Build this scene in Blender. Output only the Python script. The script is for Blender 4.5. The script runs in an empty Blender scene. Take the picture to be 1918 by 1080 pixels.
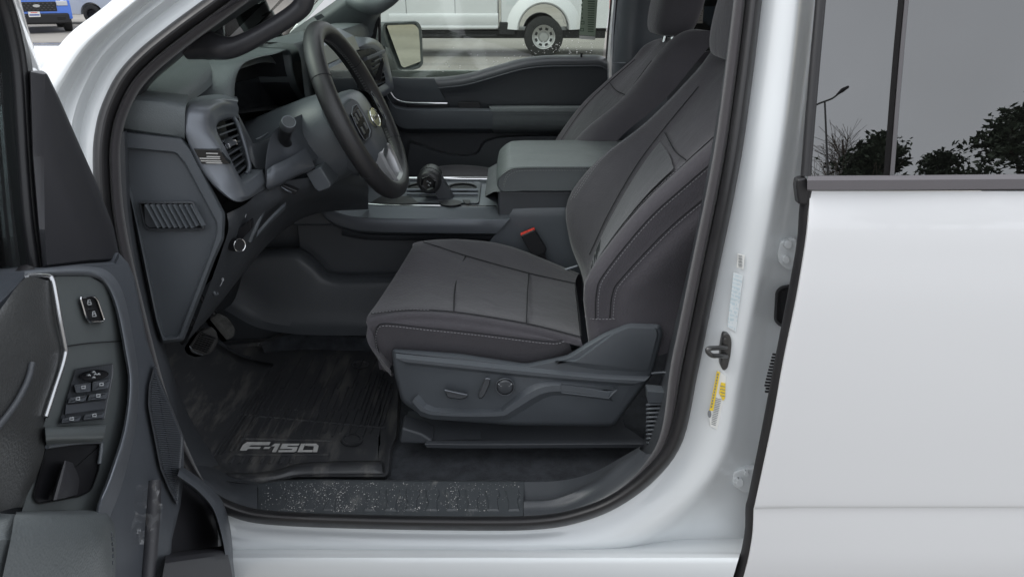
import bpy, bmesh, math, random
from mathutils import Vector, Matrix
random.seed(7)
sc = bpy.context.scene
R = math.radians
# ---------------------------------------------------------------- camera, sky, sun, exposure
FPX, PITCH, CAM = 1395.0, R(22.5), Vector((0, 0, 1.6))
cam = bpy.data.cameras.new("camera"); camo = bpy.data.objects.new("camera", cam)
sc.collection.objects.link(camo); sc.camera = camo
camo.location = CAM; camo.rotation_euler = (math.pi / 2 - PITCH, 0, 0)
cam.sensor_width = 36; cam.lens = 36 * FPX / 1918; cam.clip_start = .02; cam.clip_end = 2000
w = bpy.data.worlds.new("World"); sc.world = w; w.use_nodes = True
nt = w.node_tree; bg = nt.nodes["Background"]
sky = nt.nodes.new("ShaderNodeTexSky"); sky.sky_type = 'NISHITA'; sky.sun_disc = False
SUN_EL, SUN_AZ = R(52), R(262)          # azimuth of the sun, clockwise from +Y
sky.sun_elevation = SUN_EL; sky.sun_rotation = SUN_AZ; sky.dust_density = 4; sky.air_density = 1.0
hs = nt.nodes.new("ShaderNodeHueSaturation"); hs.inputs["Saturation"].default_value = .12
nt.links.new(sky.outputs[0], hs.inputs["Color"])
mixw = nt.nodes.new("ShaderNodeMix"); mixw.data_type = 'RGBA'; mixw.inputs[0].default_value = .7
mixw.inputs[7].default_value = (8.0, 8.4, 9.0, 1)      # even cloud cover
wn = nt.nodes.new("ShaderNodeTexNoise"); wn.inputs["Scale"].default_value = 2.2; wn.inputs["Detail"].default_value = 4; wn.inputs["Roughness"].default_value = .5
wtc = nt.nodes.new("ShaderNodeTexCoord"); nt.links.new(wtc.outputs["Generated"], wn.inputs["Vector"])
wr = nt.nodes.new("ShaderNodeMapRange"); wr.inputs[1].default_value = .3; wr.inputs[2].default_value = .7; wr.inputs[3].default_value = .55; wr.inputs[4].default_value = .85
nt.links.new(wn.outputs[0], wr.inputs[0]); nt.links.new(wr.outputs[0], mixw.inputs[0])     # soft breaks between clear sky and cloud
nt.links.new(hs.outputs[0], mixw.inputs[6]); nt.links.new(mixw.outputs[2], bg.inputs["Color"])
bg.inputs["Strength"].default_value = .12
sl = bpy.data.lights.new("sun", 'SUN'); sl.energy = .85; sl.angle = R(35); sl.color = (1, .97, .93)
so = bpy.data.objects.new("sun", sl); sc.collection.objects.link(so)
sdir = Vector((math.sin(SUN_AZ) * math.cos(SUN_EL), math.cos(SUN_AZ) * math.cos(SUN_EL), math.sin(SUN_EL)))
so.rotation_euler = sdir.to_track_quat('Z', 'Y').to_euler()
vs = sc.view_settings; vs.view_transform = 'Standard'; vs.look = 'None'; vs.gamma = 1; vs.exposure = .65
# ---------------------------------------------------------------- pixel of the photo -> point in the place
def ray(px, py):
    a = (px - 959) / FPX; b = (540 - py) / FPX; c, s = math.cos(PITCH), math.sin(PITCH)
    return Vector((a, c + b * s, -s + b * c))
def P(px, py, y):
    v = ray(px, py); return CAM + v * (y / v.y)
def PX(px, py, x):
    v = ray(px, py); return CAM + v * (x / v.x)
def PZ(px, py, z):
    v = ray(px, py); return CAM + v * ((z - CAM.z) / v.z)
def PT(px, py, y):                       # cab side leans inwards above the belt line
    q = P(px, py, y)
    for _ in range(6): q = P(px, py, y + max(0, q.z - 1.3) * .25)
    return q
DA, DN = Vector((-.60, 1.10, 0)), Vector((.9927, .12, 0)).normalized()
def D(px, py, off):                      # plane of the open front door, off metres towards the cabin side
    v = ray(px, py); t = (off - (CAM - DA).dot(DN)) / v.dot(DN); return CAM + v * t
# ---------------------------------------------------------------- materials
MATS = {}
def mat(name, col, rough=.5, metal=0, bump=0, scale=400, coat=0, spec=.5, sheen=0, var=0, vscale=8, trans=0, emit=0, kind='noise', stretch=None, wrinkle=0):
    m = bpy.data.materials.new(name); m.use_nodes = True; n = m.node_tree; b = n.nodes["Principled BSDF"]
    b.inputs["Base Color"].default_value = (*col, 1); b.inputs["Roughness"].default_value = rough
    b.inputs["Metallic"].default_value = metal; b.inputs["Coat Weight"].default_value = coat
    b.inputs["Coat Roughness"].default_value = .04
    b.inputs["Specular IOR Level"].default_value = spec; b.inputs["Sheen Weight"].default_value = sheen
    b.inputs["Sheen Roughness"].default_value = .4
    tc = n.nodes.new("ShaderNodeTexCoord"); src = tc.outputs["Object"]
    if stretch:
        mp = n.nodes.new("ShaderNodeMapping"); mp.inputs["Scale"].default_value = stretch
        n.links.new(src, mp.inputs[0]); src = mp.outputs[0]
    if bump:
        t = n.nodes.new("ShaderNodeTexVoronoi" if kind == 'voronoi' else "ShaderNodeTexNoise")
        t.inputs["Scale"].default_value = scale
        n.links.new(src, t.inputs["Vector"])
        bp = n.nodes.new("ShaderNodeBump"); bp.inputs["Strength"].default_value = bump; bp.inputs["Distance"].default_value = .001
        n.links.new(t.outputs[0], bp.inputs["Height"]); n.links.new(bp.outputs[0], b.inputs["Normal"])
        if wrinkle:                      # slow creases under the fine weave
            t2 = n.nodes.new("ShaderNodeTexNoise"); t2.inputs["Scale"].default_value = 13; t2.inputs["Detail"].default_value = 3; t2.inputs["Distortion"].default_value = .6
            n.links.new(src, t2.inputs["Vector"]); b2 = n.nodes.new("ShaderNodeBump"); b2.inputs["Strength"].default_value = wrinkle; b2.inputs["Distance"].default_value = .012
            n.links.new(t2.outputs[0], b2.inputs["Height"]); n.links.new(b2.outputs[0], bp.inputs["Normal"])
    if var:
        t = n.nodes.new("ShaderNodeTexNoise"); t.inputs["Scale"].default_value = vscale; t.inputs["Detail"].default_value = 6
        t.inputs["Roughness"].default_value = .65
        n.links.new(src, t.inputs["Vector"])
        mr = n.nodes.new("ShaderNodeMapRange"); mr.inputs[1].default_value = .3; mr.inputs[2].default_value = .7
        mr.inputs[3].default_value = 1 - var; mr.inputs[4].default_value = 1 + var
        n.links.new(t.outputs[0], mr.inputs[0])
        mx = n.nodes.new("ShaderNodeMix"); mx.data_type = 'RGBA'; mx.blend_type = 'MULTIPLY'; mx.inputs[0].default_value = 1
        mx.inputs[6].default_value = (*col, 1); n.links.new(mr.outputs[0], mx.inputs[7])
        n.links.new(mx.outputs[2], b.inputs["Base Color"])
        mr2 = n.nodes.new("ShaderNodeMapRange"); mr2.inputs[1].default_value = .3; mr2.inputs[2].default_value = .7
        mr2.inputs[3].default_value = max(.02, rough - .08); mr2.inputs[4].default_value = min(1, rough + .1)
        n.links.new(t.outputs[0], mr2.inputs[0]); n.links.new(mr2.outputs[0], b.inputs["Roughness"])
    MATS[name] = m; return m
def glass(name, tint, ior=1.5, rough=0.0, refl=1.0, dirt=0):
    m = bpy.data.materials.new(name); m.use_nodes = True; n = m.node_tree; n.nodes.clear()
    o = n.nodes.new("ShaderNodeOutputMaterial"); t = n.nodes.new("ShaderNodeBsdfTransparent"); g = n.nodes.new("ShaderNodeBsdfGlossy")
    t.inputs[0].default_value = (*tint, 1); g.inputs["Roughness"].default_value = rough; g.inputs[0].default_value = (refl, refl, refl, 1)
    fr = n.nodes.new("ShaderNodeFresnel"); fr.inputs[0].default_value = ior
    mx = n.nodes.new("ShaderNodeMixShader"); n.links.new(fr.outputs[0], mx.inputs[0]); n.links.new(t.outputs[0], mx.inputs[1]); n.links.new(g.outputs[0], mx.inputs[2])
    last = mx.outputs[0]
    if dirt:
        d = n.nodes.new("ShaderNodeBsdfDiffuse"); d.inputs[0].default_value = (.75, .75, .72, 1)
        v = n.nodes.new("ShaderNodeTexNoise"); v.inputs["Scale"].default_value = 60; v.inputs["Detail"].default_value = 8
        tc = n.nodes.new("ShaderNodeTexCoord"); n.links.new(tc.outputs["Object"], v.inputs["Vector"])
        r = n.nodes.new("ShaderNodeMapRange"); r.inputs[1].default_value = .6; r.inputs[2].default_value = .8; r.inputs[3].default_value = dirt * .25; r.inputs[4].default_value = dirt
        n.links.new(v.outputs[0], r.inputs[0]); m2 = n.nodes.new("ShaderNodeMixShader")
        n.links.new(r.outputs[0], m2.inputs[0]); n.links.new(last, m2.inputs[1]); n.links.new(d.outputs[0], m2.inputs[2]); last = m2.outputs[0]
    n.links.new(last, o.inputs[0]); MATS[name] = m; return m
WHITE = mat("white_paint", (.73, .735, .745), .30, coat=1)
WHITE2 = mat("pillar_paint", (.68, .705, .715), .34, coat=.8)
PLAST = mat("grey_plastic", (.100, .111, .124), .40, bump=.3, scale=420, var=.05, vscale=5)
PLAST2 = mat("dark_plastic", (.062, .067, .075), .40, bump=.3, scale=420, var=.06, vscale=5)
BLACKP = mat("black_plastic", (.012, .012, .014), .42, bump=.1, scale=700)
SATIN = mat("satin_grey_trim", (.19, .205, .23), .36, metal=.4, bump=.05, scale=900, var=.03, vscale=4)
SATIN2 = mat("satin_dark_trim", (.115, .125, .142), .36, metal=.35, bump=.05, scale=900)
PAD = mat("soft_dash_pad", (.125, .141, .147), .43, bump=.4, scale=420, kind='voronoi', var=.04, vscale=4)
LEATH = mat("armrest_vinyl", (.120, .133, .138), .38, bump=.4, scale=380, kind='voronoi', var=.05, vscale=6)
WLEATH = mat("wheel_leather", (.026, .026, .028), .38, bump=.3, scale=600, kind='voronoi', spec=.6)
FAB = mat("seat_fabric", (.092, .087, .097), .92, bump=1.0, scale=260, wrinkle=.22, sheen=.35, spec=.25, var=.10, vscale=5)
FAB2 = mat("seat_insert_fabric", (.090, .091, .098), .92, bump=1.0, scale=240, wrinkle=.22, sheen=.35, spec=.25, var=.10, vscale=7)
WEAVE = mat("ribbed_seat_mesh", (.048, .051, .054), .95, bump=1.0, scale=500, spec=.2, kind='voronoi')
SEAM = mat("seam_shadow_thread", (.022, .022, .025), .9)
THREAD = mat("pale_thread", (.26, .26, .275), .8)
RUB = mat("seal_rubber", (.017, .0165, .018), .42, bump=.15, scale=500, var=.15, vscale=14)
RUBF = mat("flocked_seal", (.046, .043, .047), .9, bump=.4, scale=1500, sheen=.3)
CARPET = mat("carpet", (.046, .050, .057), 1, bump=1.0, scale=500, spec=.1, var=.35, vscale=30, sheen=.2)
CHROME = mat("chrome", (.75, .75, .76), .12, metal=1)
SILV = mat("silver_print", (.55, .55, .54), .4, metal=.5)
GLOSSB = mat("gloss_black", (.008, .008, .009), .12, spec=.6)
LINER = mat("headliner_cloth", (.46, .45, .43), .95, bump=.3, scale=1200)
STEEL = mat("zinc_steel", (.10, .10, .10), .35, metal=.8, var=.2, vscale=60)
RED = mat("red_button", (.75, .05, .03), .4)
ICON = mat("icon_print", (.46, .48, .50), .5)
YEL = mat("label_yellow", (.85, .62, .05), .5)
PAPER = mat("label_paper", (.80, .80, .77), .6)
INK = mat("label_ink", (.20, .21, .22), .6)
BLUEINK = mat("label_blue_ink", (.45, .60, .66), .6)
GL_SIDE = glass("clear_side_glass", (.86, .90, .86), 1.5, dirt=.02)
GL_WIND = glass("windscreen_glass", (.84, .90, .86), 1.5)
GL_DARK = glass("privacy_glass", (.045, .045, .05), 2.4, refl=1.0, dirt=.012)
GL_DOOR = glass("door_glass", (.22, .25, .25), 1.7)
MIRR = mat("mirror_glass", (.86, .88, .80), .02, metal=1)
# ---------------------------------------------------------------- mesh helpers
def cr(pts, n, closed=False):
    pts = [Vector(p) for p in pts]; k = len(pts); out = []
    if n <= 1 or k < 3 and not closed:
        if n <= 1: return pts
        return [pts[0].lerp(pts[1], i / n) for i in range(n + 1)]
    g = (lambda i: pts[i % k]) if closed else (lambda i: pts[i] if 0 <= i < k else (pts[0] * 2 - pts[1] if i < 0 else pts[-1] * 2 - pts[-2]))
    for i in range(k if closed else k - 1):
        a, b, c, d = g(i - 1), g(i), g(i + 1), g(i + 2)
        for j in range(n):
            t = j / n
            out.append(.5 * ((2 * b) + (c - a) * t + (2 * a - 5 * b + 4 * c - d) * t * t + (3 * b - a - 3 * c + d) * t ** 3))
    if not closed: out.append(pts[-1])
    return out
def put(o, parent):
    sc.collection.objects.link(o)
    if parent is not None:
        o.parent = parent; o.matrix_parent_inverse = Matrix.Translation(-Vector(parent.get("_base", (0, 0, 0))))
    return o
def mk(name, vs_, fs, m, parent=None, smooth=True, bevel=0, seg=2, sub=0, solid=0, angle=35, label=None, xf=None, stuff=False):
    if xf: vs_ = [xf(Vector(v)) for v in vs_]
    me = bpy.data.meshes.new(name); me.from_pydata([tuple(v) for v in vs_], [], fs)
    bm = bmesh.new(); bm.from_mesh(me)
    bmesh.ops.remove_doubles(bm, verts=bm.verts, dist=1e-6)
    bmesh.ops.recalc_face_normals(bm, faces=bm.faces); bm.to_mesh(me); bm.free()
    if smooth:
        me.shade_smooth()
        if not (bevel or sub): me.set_sharp_from_angle(angle=R(angle))
    me.materials.append(m)
    o = bpy.data.objects.new(name, me)
    if solid:
        s = o.modifiers.new("s", 'SOLIDIFY'); s.thickness = solid; s.offset = 0
    if bevel:
        b = o.modifiers.new("b", 'BEVEL'); b.width = bevel; b.segments = seg; b.limit_method = 'ANGLE'; b.angle_limit = R(30); b.harden_normals = True
    if sub:
        s = o.modifiers.new("u", 'SUBSURF'); s.levels = s.render_levels = sub
    if label: o["label"] = label
    if stuff: o["kind"] = "stuff"
    return put(o, parent)
def loft(name, rails, m, parent=None, n=5, k=1, closed=False, cross_closed=False, cap=False, **kw):
    rails = [cr(r, n, closed) for r in rails]
    if k > 1 or cross_closed:
        cols = [cr([r[i] for r in rails], k, cross_closed) for i in range(len(rails[0]))]
        rails = [[c[j] for c in cols] for j in range(len(cols[0]))]
    nr, nc = len(rails), len(rails[0]); V = [p for r in rails for p in r]; F = []
    for i in range(nr if cross_closed else nr - 1):
        for j in range(nc if closed else nc - 1):
            a, b = i * nc + j, i * nc + (j + 1) % nc; c, d = ((i + 1) % nr) * nc + (j + 1) % nc, ((i + 1) % nr) * nc + j
            F.append((a, b, c, d))
    if cap:
        if closed: F += [tuple(range(nc)), tuple(range((nr - 1) * nc, nr * nc))]
        else: F += [tuple(i * nc for i in range(nr)), tuple(i * nc + nc - 1 for i in range(nr))]
    return mk(name, V, F, m, parent, **kw)
def stack(name, outs, m, parent=None, cap0=False, cap1=True, **kw):
    nc = len(outs[0]); V = [p for o in outs for p in o]; F = []
    for i in range(len(outs) - 1):
        for j in range(nc):
            F.append((i * nc + j, i * nc + (j + 1) % nc, (i + 1) * nc + (j + 1) % nc, (i + 1) * nc + j))
    if cap0: F.append(tuple(range(nc)))
    if cap1: F.append(tuple(range((len(outs) - 1) * nc, len(outs) * nc)))
    return mk(name, V, F, m, parent, **kw)
def plate(name, pts, y, t, m, parent=None, bevel=.003, conv=None, off=(0, 1, 0), **kw):
    f = conv or P
    a = [f(q[0], q[1], q[2] if len(q) > 2 else y) for q in pts]; b = [p + Vector(off) * t for p in a]
    return stack(name, [a, b], m, parent, cap0=True, bevel=bevel, **kw)
def dplate(name, pts, off, t, m, parent=None, bevel=.003, **kw):
    return plate(name, pts, off, t, m, parent, bevel, conv=D, off=-DN, **kw)
def tube(name, path, r, m, parent=None, seg=10, n=4, closed=False, flat=None, **kw):
    path = [Vector(p) for p in path]
    rr = list(r) if isinstance(r, (list, tuple)) else [r] * len(path)
    pts = cr(path, n, closed); k = len(pts)
    def rad(i):
        f = i / max(1, k - (0 if closed else 1)) * (len(path) - (0 if closed else 1)); a = int(f); b = (a + 1) % len(rr) if closed else min(a + 1, len(rr) - 1)
        a = a % len(rr); return rr[a] + (rr[b] - rr[a]) * (f - int(f))
    V, F = [], []; nrm = None
    for i, p in enumerate(pts):
        t = ((pts[(i + 1) % k] - pts[i - 1]) if closed else (pts[min(i + 1, k - 1)] - pts[max(i - 1, 0)])).normalized()
        if nrm is None: nrm = t.orthogonal().normalized() if flat is None else (Vector(flat) - t * t.dot(Vector(flat))).normalized()
        nrm = (nrm - t * nrm.dot(t)).normalized(); bi = t.cross(nrm); ra = rad(i)
        for j in range(seg):
            a = 2 * math.pi * j / seg; V.append(p + nrm * math.cos(a) * ra + bi * math.sin(a) * ra)
    for i in range(k if closed else k - 1):
        for j in range(seg):
            i2 = (i + 1) % k; F.append((i * seg + j, i * seg + (j + 1) % seg, i2 * seg + (j + 1) % seg, i2 * seg + j))
    if not closed: F += [tuple(range(seg)), tuple(range((k - 1) * seg, k * seg))]
    return mk(name, V, F, m, parent, angle=50, **kw)
def box(name, a, b, m, parent=None, bevel=.004, **kw):
    x0, y0, z0 = a; x1, y1, z1 = b
    V = [(x, y, z) for x in (x0, x1) for y in (y0, y1) for z in (z0, z1)]
    F = [(0, 1, 3, 2), (4, 5, 7, 6), (0, 1, 5, 4), (2, 3, 7, 6), (0, 2, 6, 4), (1, 3, 7, 5)]
    return mk(name, V, F, m, parent, bevel=bevel, **kw)
def area2(p): return sum(p[i - 1][0] * p[i][1] - p[i][0] * p[i - 1][1] for i in range(len(p)))
def inset(pts, d):                       # polygon offset in the picture plane (positive = inwards)
    s = 1 if area2(pts) > 0 else -1; out = []; k = len(pts)
    for i in range(k):
        p, q, r = Vector(pts[i - 1][:2]), Vector(pts[i][:2]), Vector(pts[(i + 1) % k][:2])
        e1, e2 = (q - p).normalized(), (r - q).normalized()
        n1, n2 = Vector((-e1.y, e1.x)) * s, Vector((-e2.y, e2.x)) * s
        b = n1 + n2; L = b.length
        b = n1 if L < 1e-6 else b / L; c = max(.45, b.dot(n1)); out.append(tuple(q + b * d / c) + tuple(pts[i][2:]))
    return out
def rnd(pts, r, n=4):                    # round the corners of a picture polygon
    out = []; k = len(pts)
    for i in range(k):
        p, q, s = Vector(pts[i - 1][:2]), Vector(pts[i][:2]), Vector(pts[(i + 1) % k][:2])
        rr = min(r, (p - q).length * .45, (s - q).length * .45)
        a, b = q + (p - q).normalized() * rr, q + (s - q).normalized() * rr
        for j in range(n + 1):
            t = j / n; v = a * (1 - t) ** 2 + q * 2 * t * (1 - t) + b * t * t; out.append(tuple(v) + tuple(pts[i][2:]))
    return out
def ell(cx, cy, rx, ry, n=24, rot=0):
    return [(cx + rx * math.cos(a) * math.cos(rot) - ry * math.sin(a) * math.sin(rot), cy + rx * math.cos(a) * math.sin(rot) + ry * math.sin(a) * math.cos(rot)) for a in (2 * math.pi * i / n for i in range(n))]
def merged(name, boxes, m, parent=None, **kw):   # very small alike pieces as one part
    V, F = [], []
    for b in boxes:
        o = len(V); V += [Vector(v) for v in b[0]]; F += [tuple(i + o for i in f) for f in b[1]]
    return mk(name, V, F, m, parent, stuff=True, smooth=False, **kw)
def bar(a, b, wv, hv):                   # prism between a and b with half-width and half-height vectors
    V = [p + wv * s + hv * t for p in (a, b) for s, t in ((-1, -1), (1, -1), (1, 1), (-1, 1))]
    return V, [(0, 1, 2, 3), (4, 5, 6, 7), (0, 1, 5, 4), (1, 2, 6, 5), (2, 3, 7, 6), (3, 0, 4, 7)]
def stitches(name, path, parent, n=6, length=.0042, gap=.0032, r=.0007, out=Vector((0, -1, .5)), m=None, xf=None):
    pts = cr(path, n); bs = []; acc = 0
    for a, b in zip(pts, pts[1:]):
        L = (b - a).length; d = (b - a).normalized() if L else Vector((1, 0, 0)); s = acc
        while s < L:
            e = min(s + length, L + length); side = d.cross(out).normalized() * r * .8; up = out.normalized() * r
            bs.append(bar(a + d * s, a + d * e, side, up)); s += length + gap
        acc = s - L
    return merged(name, bs, m or THREAD, parent, xf=xf)
def empty(name, loc, label=None, cat=None, group=None, parent=None):
    o = bpy.data.objects.new(name, None); o.location = loc; sc.collection.objects.link(o); o.empty_display_size = .1
    o["_base"] = tuple(loc)
    if parent is not None: o.parent = parent; o.matrix_parent_inverse = Matrix.Translation(-Vector(parent.get("_base", (0, 0, 0))))
    if label: o["label"] = label
    if cat: o["category"] = cat
    if group: o["group"] = group
    return o
def tag(o, label=None, cat=None, group=None, kind=None):
    for k, v in (("label", label), ("category", cat), ("group", group), ("kind", kind)):
        if v: o[k] = v
    return o
# ================================================================ the setting
def ground_mat():
    m = mat("asphalt", (.235, .22, .20), .88, bump=.6, scale=60, var=.22, vscale=.35)
    return m
g = mk("ground", [(-400, -400, 0), (400, -400, 0), (400, 400, 0), (-400, 400, 0)], [(0, 1, 2, 3)], ground_mat(), smooth=False)
tag(g, "grey asphalt of the car park", kind="structure")
# ================================================================ the pickup: body shell and door opening
truck = empty("pickup_truck", (.6, 2.15, 0), "white pickup truck in the foreground with its front door open, showing the dark grey cabin", "pickup truck")
S = [(620, -150), (470, -60), (385, 0), (317, 50), (262, 95), (225, 135), (200, 180), (183, 230), (176, 300), (185, 420), (215, 560), (270, 740),
     (325, 860), (375, 930), (440, 967), (520, 981), (700, 988), (911, 991), (1017, 988), (1087, 975), (1157, 947), (1228, 894), (1277, 824),
     (1304, 700), (1322, 613), (1345, 500), (1370, 380), (1390, 270), (1410, 125), (1425, 0), (1437, -110)]
NS = len(S)
def T_(rows): return [P(a, b, c) for a, b, c in rows]
def nrm2(i):
    a, b = Vector(S[max(0, i - 1)]), Vector(S[min(NS - 1, i + 1)]); t = (b - a).normalized(); return Vector((-t.y, t.x))
# outward (away from the opening) is to the right-hand side of travel turned: check with the sill (downwards)
OUTS = 1
A_ = [(0, 1.235), (14, 1.237), (28, 1.246), (44, 1.226), (60, 1.234), (74, 1.205), (86, 1.208), (100, 1.238), (106, 1.30)]
B_ = [(0, 1.20), (8, 1.198), (18, 1.188), (28, 1.180), (36, 1.177), (42, 1.176), (48, 1.176), (58, 1.178), (70, 1.182)]
PROF = {0: A_, 4: A_,
        6: [(0, 1.235), (14, 1.237), (28, 1.246), (46, 1.226), (66, 1.234), (84, 1.205), (102, 1.206), (122, 1.228), (132, 1.28)],
        8: [(0, 1.235), (14, 1.237), (28, 1.245), (48, 1.225), (74, 1.23), (104, 1.205), (140, 1.20), (190, 1.20), (215, 1.22)],
        12: [(0, 1.215), (14, 1.21), (26, 1.205), (45, 1.19), (60, 1.19), (80, 1.17), (100, 1.16), (130, 1.15), (170, 1.15)],
        15: B_, 18: B_,
        20: [(0, 1.205), (12, 1.20), (40, 1.185), (62, 1.178), (76, 1.184), (90, 1.205), (112, 1.218), (150, 1.22), (230, 1.22)],
        22: [(0, 1.212), (12, 1.206), (45, 1.188), (72, 1.180), (86, 1.186), (100, 1.212), (124, 1.232), (160, 1.238), (230, 1.238)],
        24: [(0, 1.215), (10, 1.208), (42, 1.190), (70, 1.183), (82, 1.189), (94, 1.218), (116, 1.238), (150, 1.243), (215, 1.243)],
        30: [(0, 1.215), (10, 1.208), (38, 1.190), (62, 1.183), (74, 1.189), (86, 1.218), (104, 1.238), (130, 1.243), (190, 1.243)]}
def prof(i):
    ks = sorted(PROF); a = max(k for k in ks if k <= i); b = min(k for k in ks if k >= i)
    if a == b: return PROF[a]
    t = (i - a) / (b - a); return [(p[0] * (1 - t) + q[0] * t, p[1] * (1 - t) + q[1] * t) for p, q in zip(PROF[a], PROF[b])]
def srail(j=None, d=None, y=None):
    out = []
    for i in range(NS):
        pr = prof(i); dd, yy = pr[j] if j is not None else (d, None)
        if y is not None: yy = pr[0][1] + y
        q = Vector(S[i]) + nrm2(i) * dd * OUTS
        out.append(PT(q.x, q.y, yy))
    return out
loft("door_opening_frame", [srail(j) for j in range(9)], WHITE2, truck, n=5, k=4, label="white painted door frame with pillars and sill")
loft("rocker_panel", [T_(r) for r in ([(330, 1024, 1.182), (900, 1027, 1.182), (1080, 1024, 1.19), (1180, 1014, 1.215), (1270, 1006, 1.232), (1396, 1004, 1.24)],
    [(330, 1029, 1.170), (900, 1031, 1.170), (1080, 1031, 1.172), (1180, 1030, 1.175), (1270, 1030, 1.178), (1390, 1030, 1.18)]) ] +
    [[P(x, py, yy) for x in (330, 900, 1080, 1180, 1270, 1388 - (py - 1030) * .3)] for py, yy in ((1036, 1.158), (1041, 1.146), (1046, 1.138), (1060, 1.133), (1084, 1.131), (1110, 1.136), (1160, 1.15), (1240, 1.19))], WHITE2, truck, n=4, k=3, label="white rocker panel below the door sill")
# weather strip round the opening: an outer rubber bulb and an inner flocked lip
def seal(name, prof2, m, low=1.0, push=0):
    def wgt(i): return 0 if i <= 10 or i >= 23 else 1 if 13 <= i <= 20 else ((i - 10) / 3 if i < 13 else (23 - i) / 3)
    def rl(d, y):
        out = []
        for i in range(NS):
            wv_ = wgt(i); q = Vector(S[i]) + nrm2(i) * d * (1 - wv_ * (1 - low)); out.append(PT(q.x, q.y, prof(i)[0][1] + y + push * wv_))
        return out
    rails = [rl(d, y) for d, y in prof2]
    return loft(name, rails, m, truck, n=5, k=3)
w1 = seal("weather_strip", [(3, .004), (0, -.022), (-10, -.034), (-22, -.026), (-28, -.004), (-29, .03)], RUB, low=.85)
w1["label"] = "black rubber door seal round the opening"
w2 = seal("inner_seal_lip", [(-27, .02), (-30, -.010), (-37, -.012), (-46, .0), (-50, .03)], RUBF, low=.5, push=.03)
# ---------------------------------------------------------------- rear door (closed) behind the B pillar
rear_door = empty("rear_door", (.9, 1.13, .6), parent=truck); rear_door["label"] = "closed white rear door with dark window"
LE = [(1516, 358), (1512, 425), (1503, 490), (1489, 570), (1467, 677), (1448, 784), (1428, 880), (1414, 945), (1412, 955), (1409, 1005), (1396, 1066), (1370, 1130), (1330, 1200)]
rows = [358, 425, 490, 570, 677, 784, 880, 945, 953, 1005, 1066, 1130, 1200]
RY = [1.140, 1.128, 1.122, 1.117, 1.116, 1.118, 1.122, 1.1255, 1.1295, 1.130, 1.133, 1.15, 1.18]
def rdrow(i):
    x0, y0 = LE[i]; out = [P(x0 + 2, y0, RY[i] + .045), P(x0 - 1, y0, RY[i] + .012), P(x0 + 1, y0, RY[i] + .003), P(x0 + 6, y0, RY[i])]
    for u in (.06, .15, .3, .5, .7, 1): out.append(P(x0 + (2350 - x0) * u, rows[i], RY[i] - .006 * math.sin(u * 3.1)))
    return out
loft("door_skin", [rdrow(i) for i in range(len(LE))], WHITE, rear_door, n=3, k=5)
BL = [(1499, 356), (1495, 400), (1491, 455), (1476, 540), (1450, 673), (1425, 805), (1412, 870), (1400, 929), (1395, 950), (1393, 1000), (1376, 1070), (1340, 1150)]
BRt = [(1519, 356), (1516, 400), (1512, 455), (1496, 540), (1469, 673), (1446, 805), (1432, 870), (1418, 929), (1413, 950), (1411, 1000), (1398, 1064), (1362, 1140)]
loft("edge_seal", [[P(x + 14, y, 1.165) for x, y in BL], [P(x + 1, y, 1.155) for x, y in BL], [P(x + 6, y, 1.145) for x, y in BL], [P(x, y, 1.138) for x, y in BRt], [P(x + 4, y, 1.150) for x, y in BRt]], RUB, rear_door, n=4, k=3)
tube("upper_edge_seal", [PT(1509, 330, 1.142), PT(1516, 240, 1.142), PT(1527, 110, 1.142), PT(1537, 0, 1.142), PT(1548, -140, 1.142)], .0078, RUB, rear_door)
plate("seal_corner_cap", [(1494, 336), (1512, 332), (1517, 358), (1514, 384), (1496, 384), (1492, 350)], 1.138, .02, RUB, rear_door, bevel=.004)
loft("belt_moulding", [[P(x, y, yy) for x, y, yy in ((1513, 358, 1.139), (1700, 357.5, 1.139), (2000, 356, 1.139), (2350, 355, 1.139))],
                       [P(x, y, yy) for x, y, yy in ((1512, 355, 1.128), (1700, 354.5, 1.128), (2000, 353, 1.128), (2350, 352, 1.128))],
                       [P(x, y, yy) for x, y, yy in ((1512, 338, 1.128), (1700, 337, 1.128), (2000, 335, 1.128), (2350, 334, 1.128))],
                       [P(x, y, yy) for x, y, yy in ((1514, 330, 1.136), (1700, 329, 1.136), (2000, 326, 1.136), (2350, 325, 1.136))],
                       [P(x, y, yy) for x, y, yy in ((1516, 329, 1.155), (1700, 328, 1.155), (2000, 325, 1.155), (2350, 324, 1.155))]], mat("belt_trim", (.13, .122, .13), .45, bump=.2, scale=700), rear_door, n=4, k=1)
def gl(name, pts, y, m, par, t=.004, **kw):
    a = [PT(x, yy, y) for x, yy in pts]; b = [p + Vector((0, t, 0)) for p in a]
    return stack(name, [a, b], m, par, cap0=True, smooth=False, **kw)
gl("quarter_glass", [(1519, 330), (1545, 0), (1560, -200), (1718, -200), (1698, 0), (1671, 330)], 1.150, GL_DARK, rear_door)
gl("window_glass", [(1674, 330), (1702, 0), (1720, -200), (2330, -200), (2330, 326)], 1.147, GL_DARK, rear_door)
loft("window_divider", [[PT(x + o, y, yy) for x, y in ((1669, 331), (1685, 130), (1697, 0), (1716, -200))] for o, yy in ((-3, 1.149), (-2, 1.139), (5, 1.139), (6, 1.149))], mat("divider_trim", (.10, .095, .10), .4), rear_door, n=4)
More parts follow.
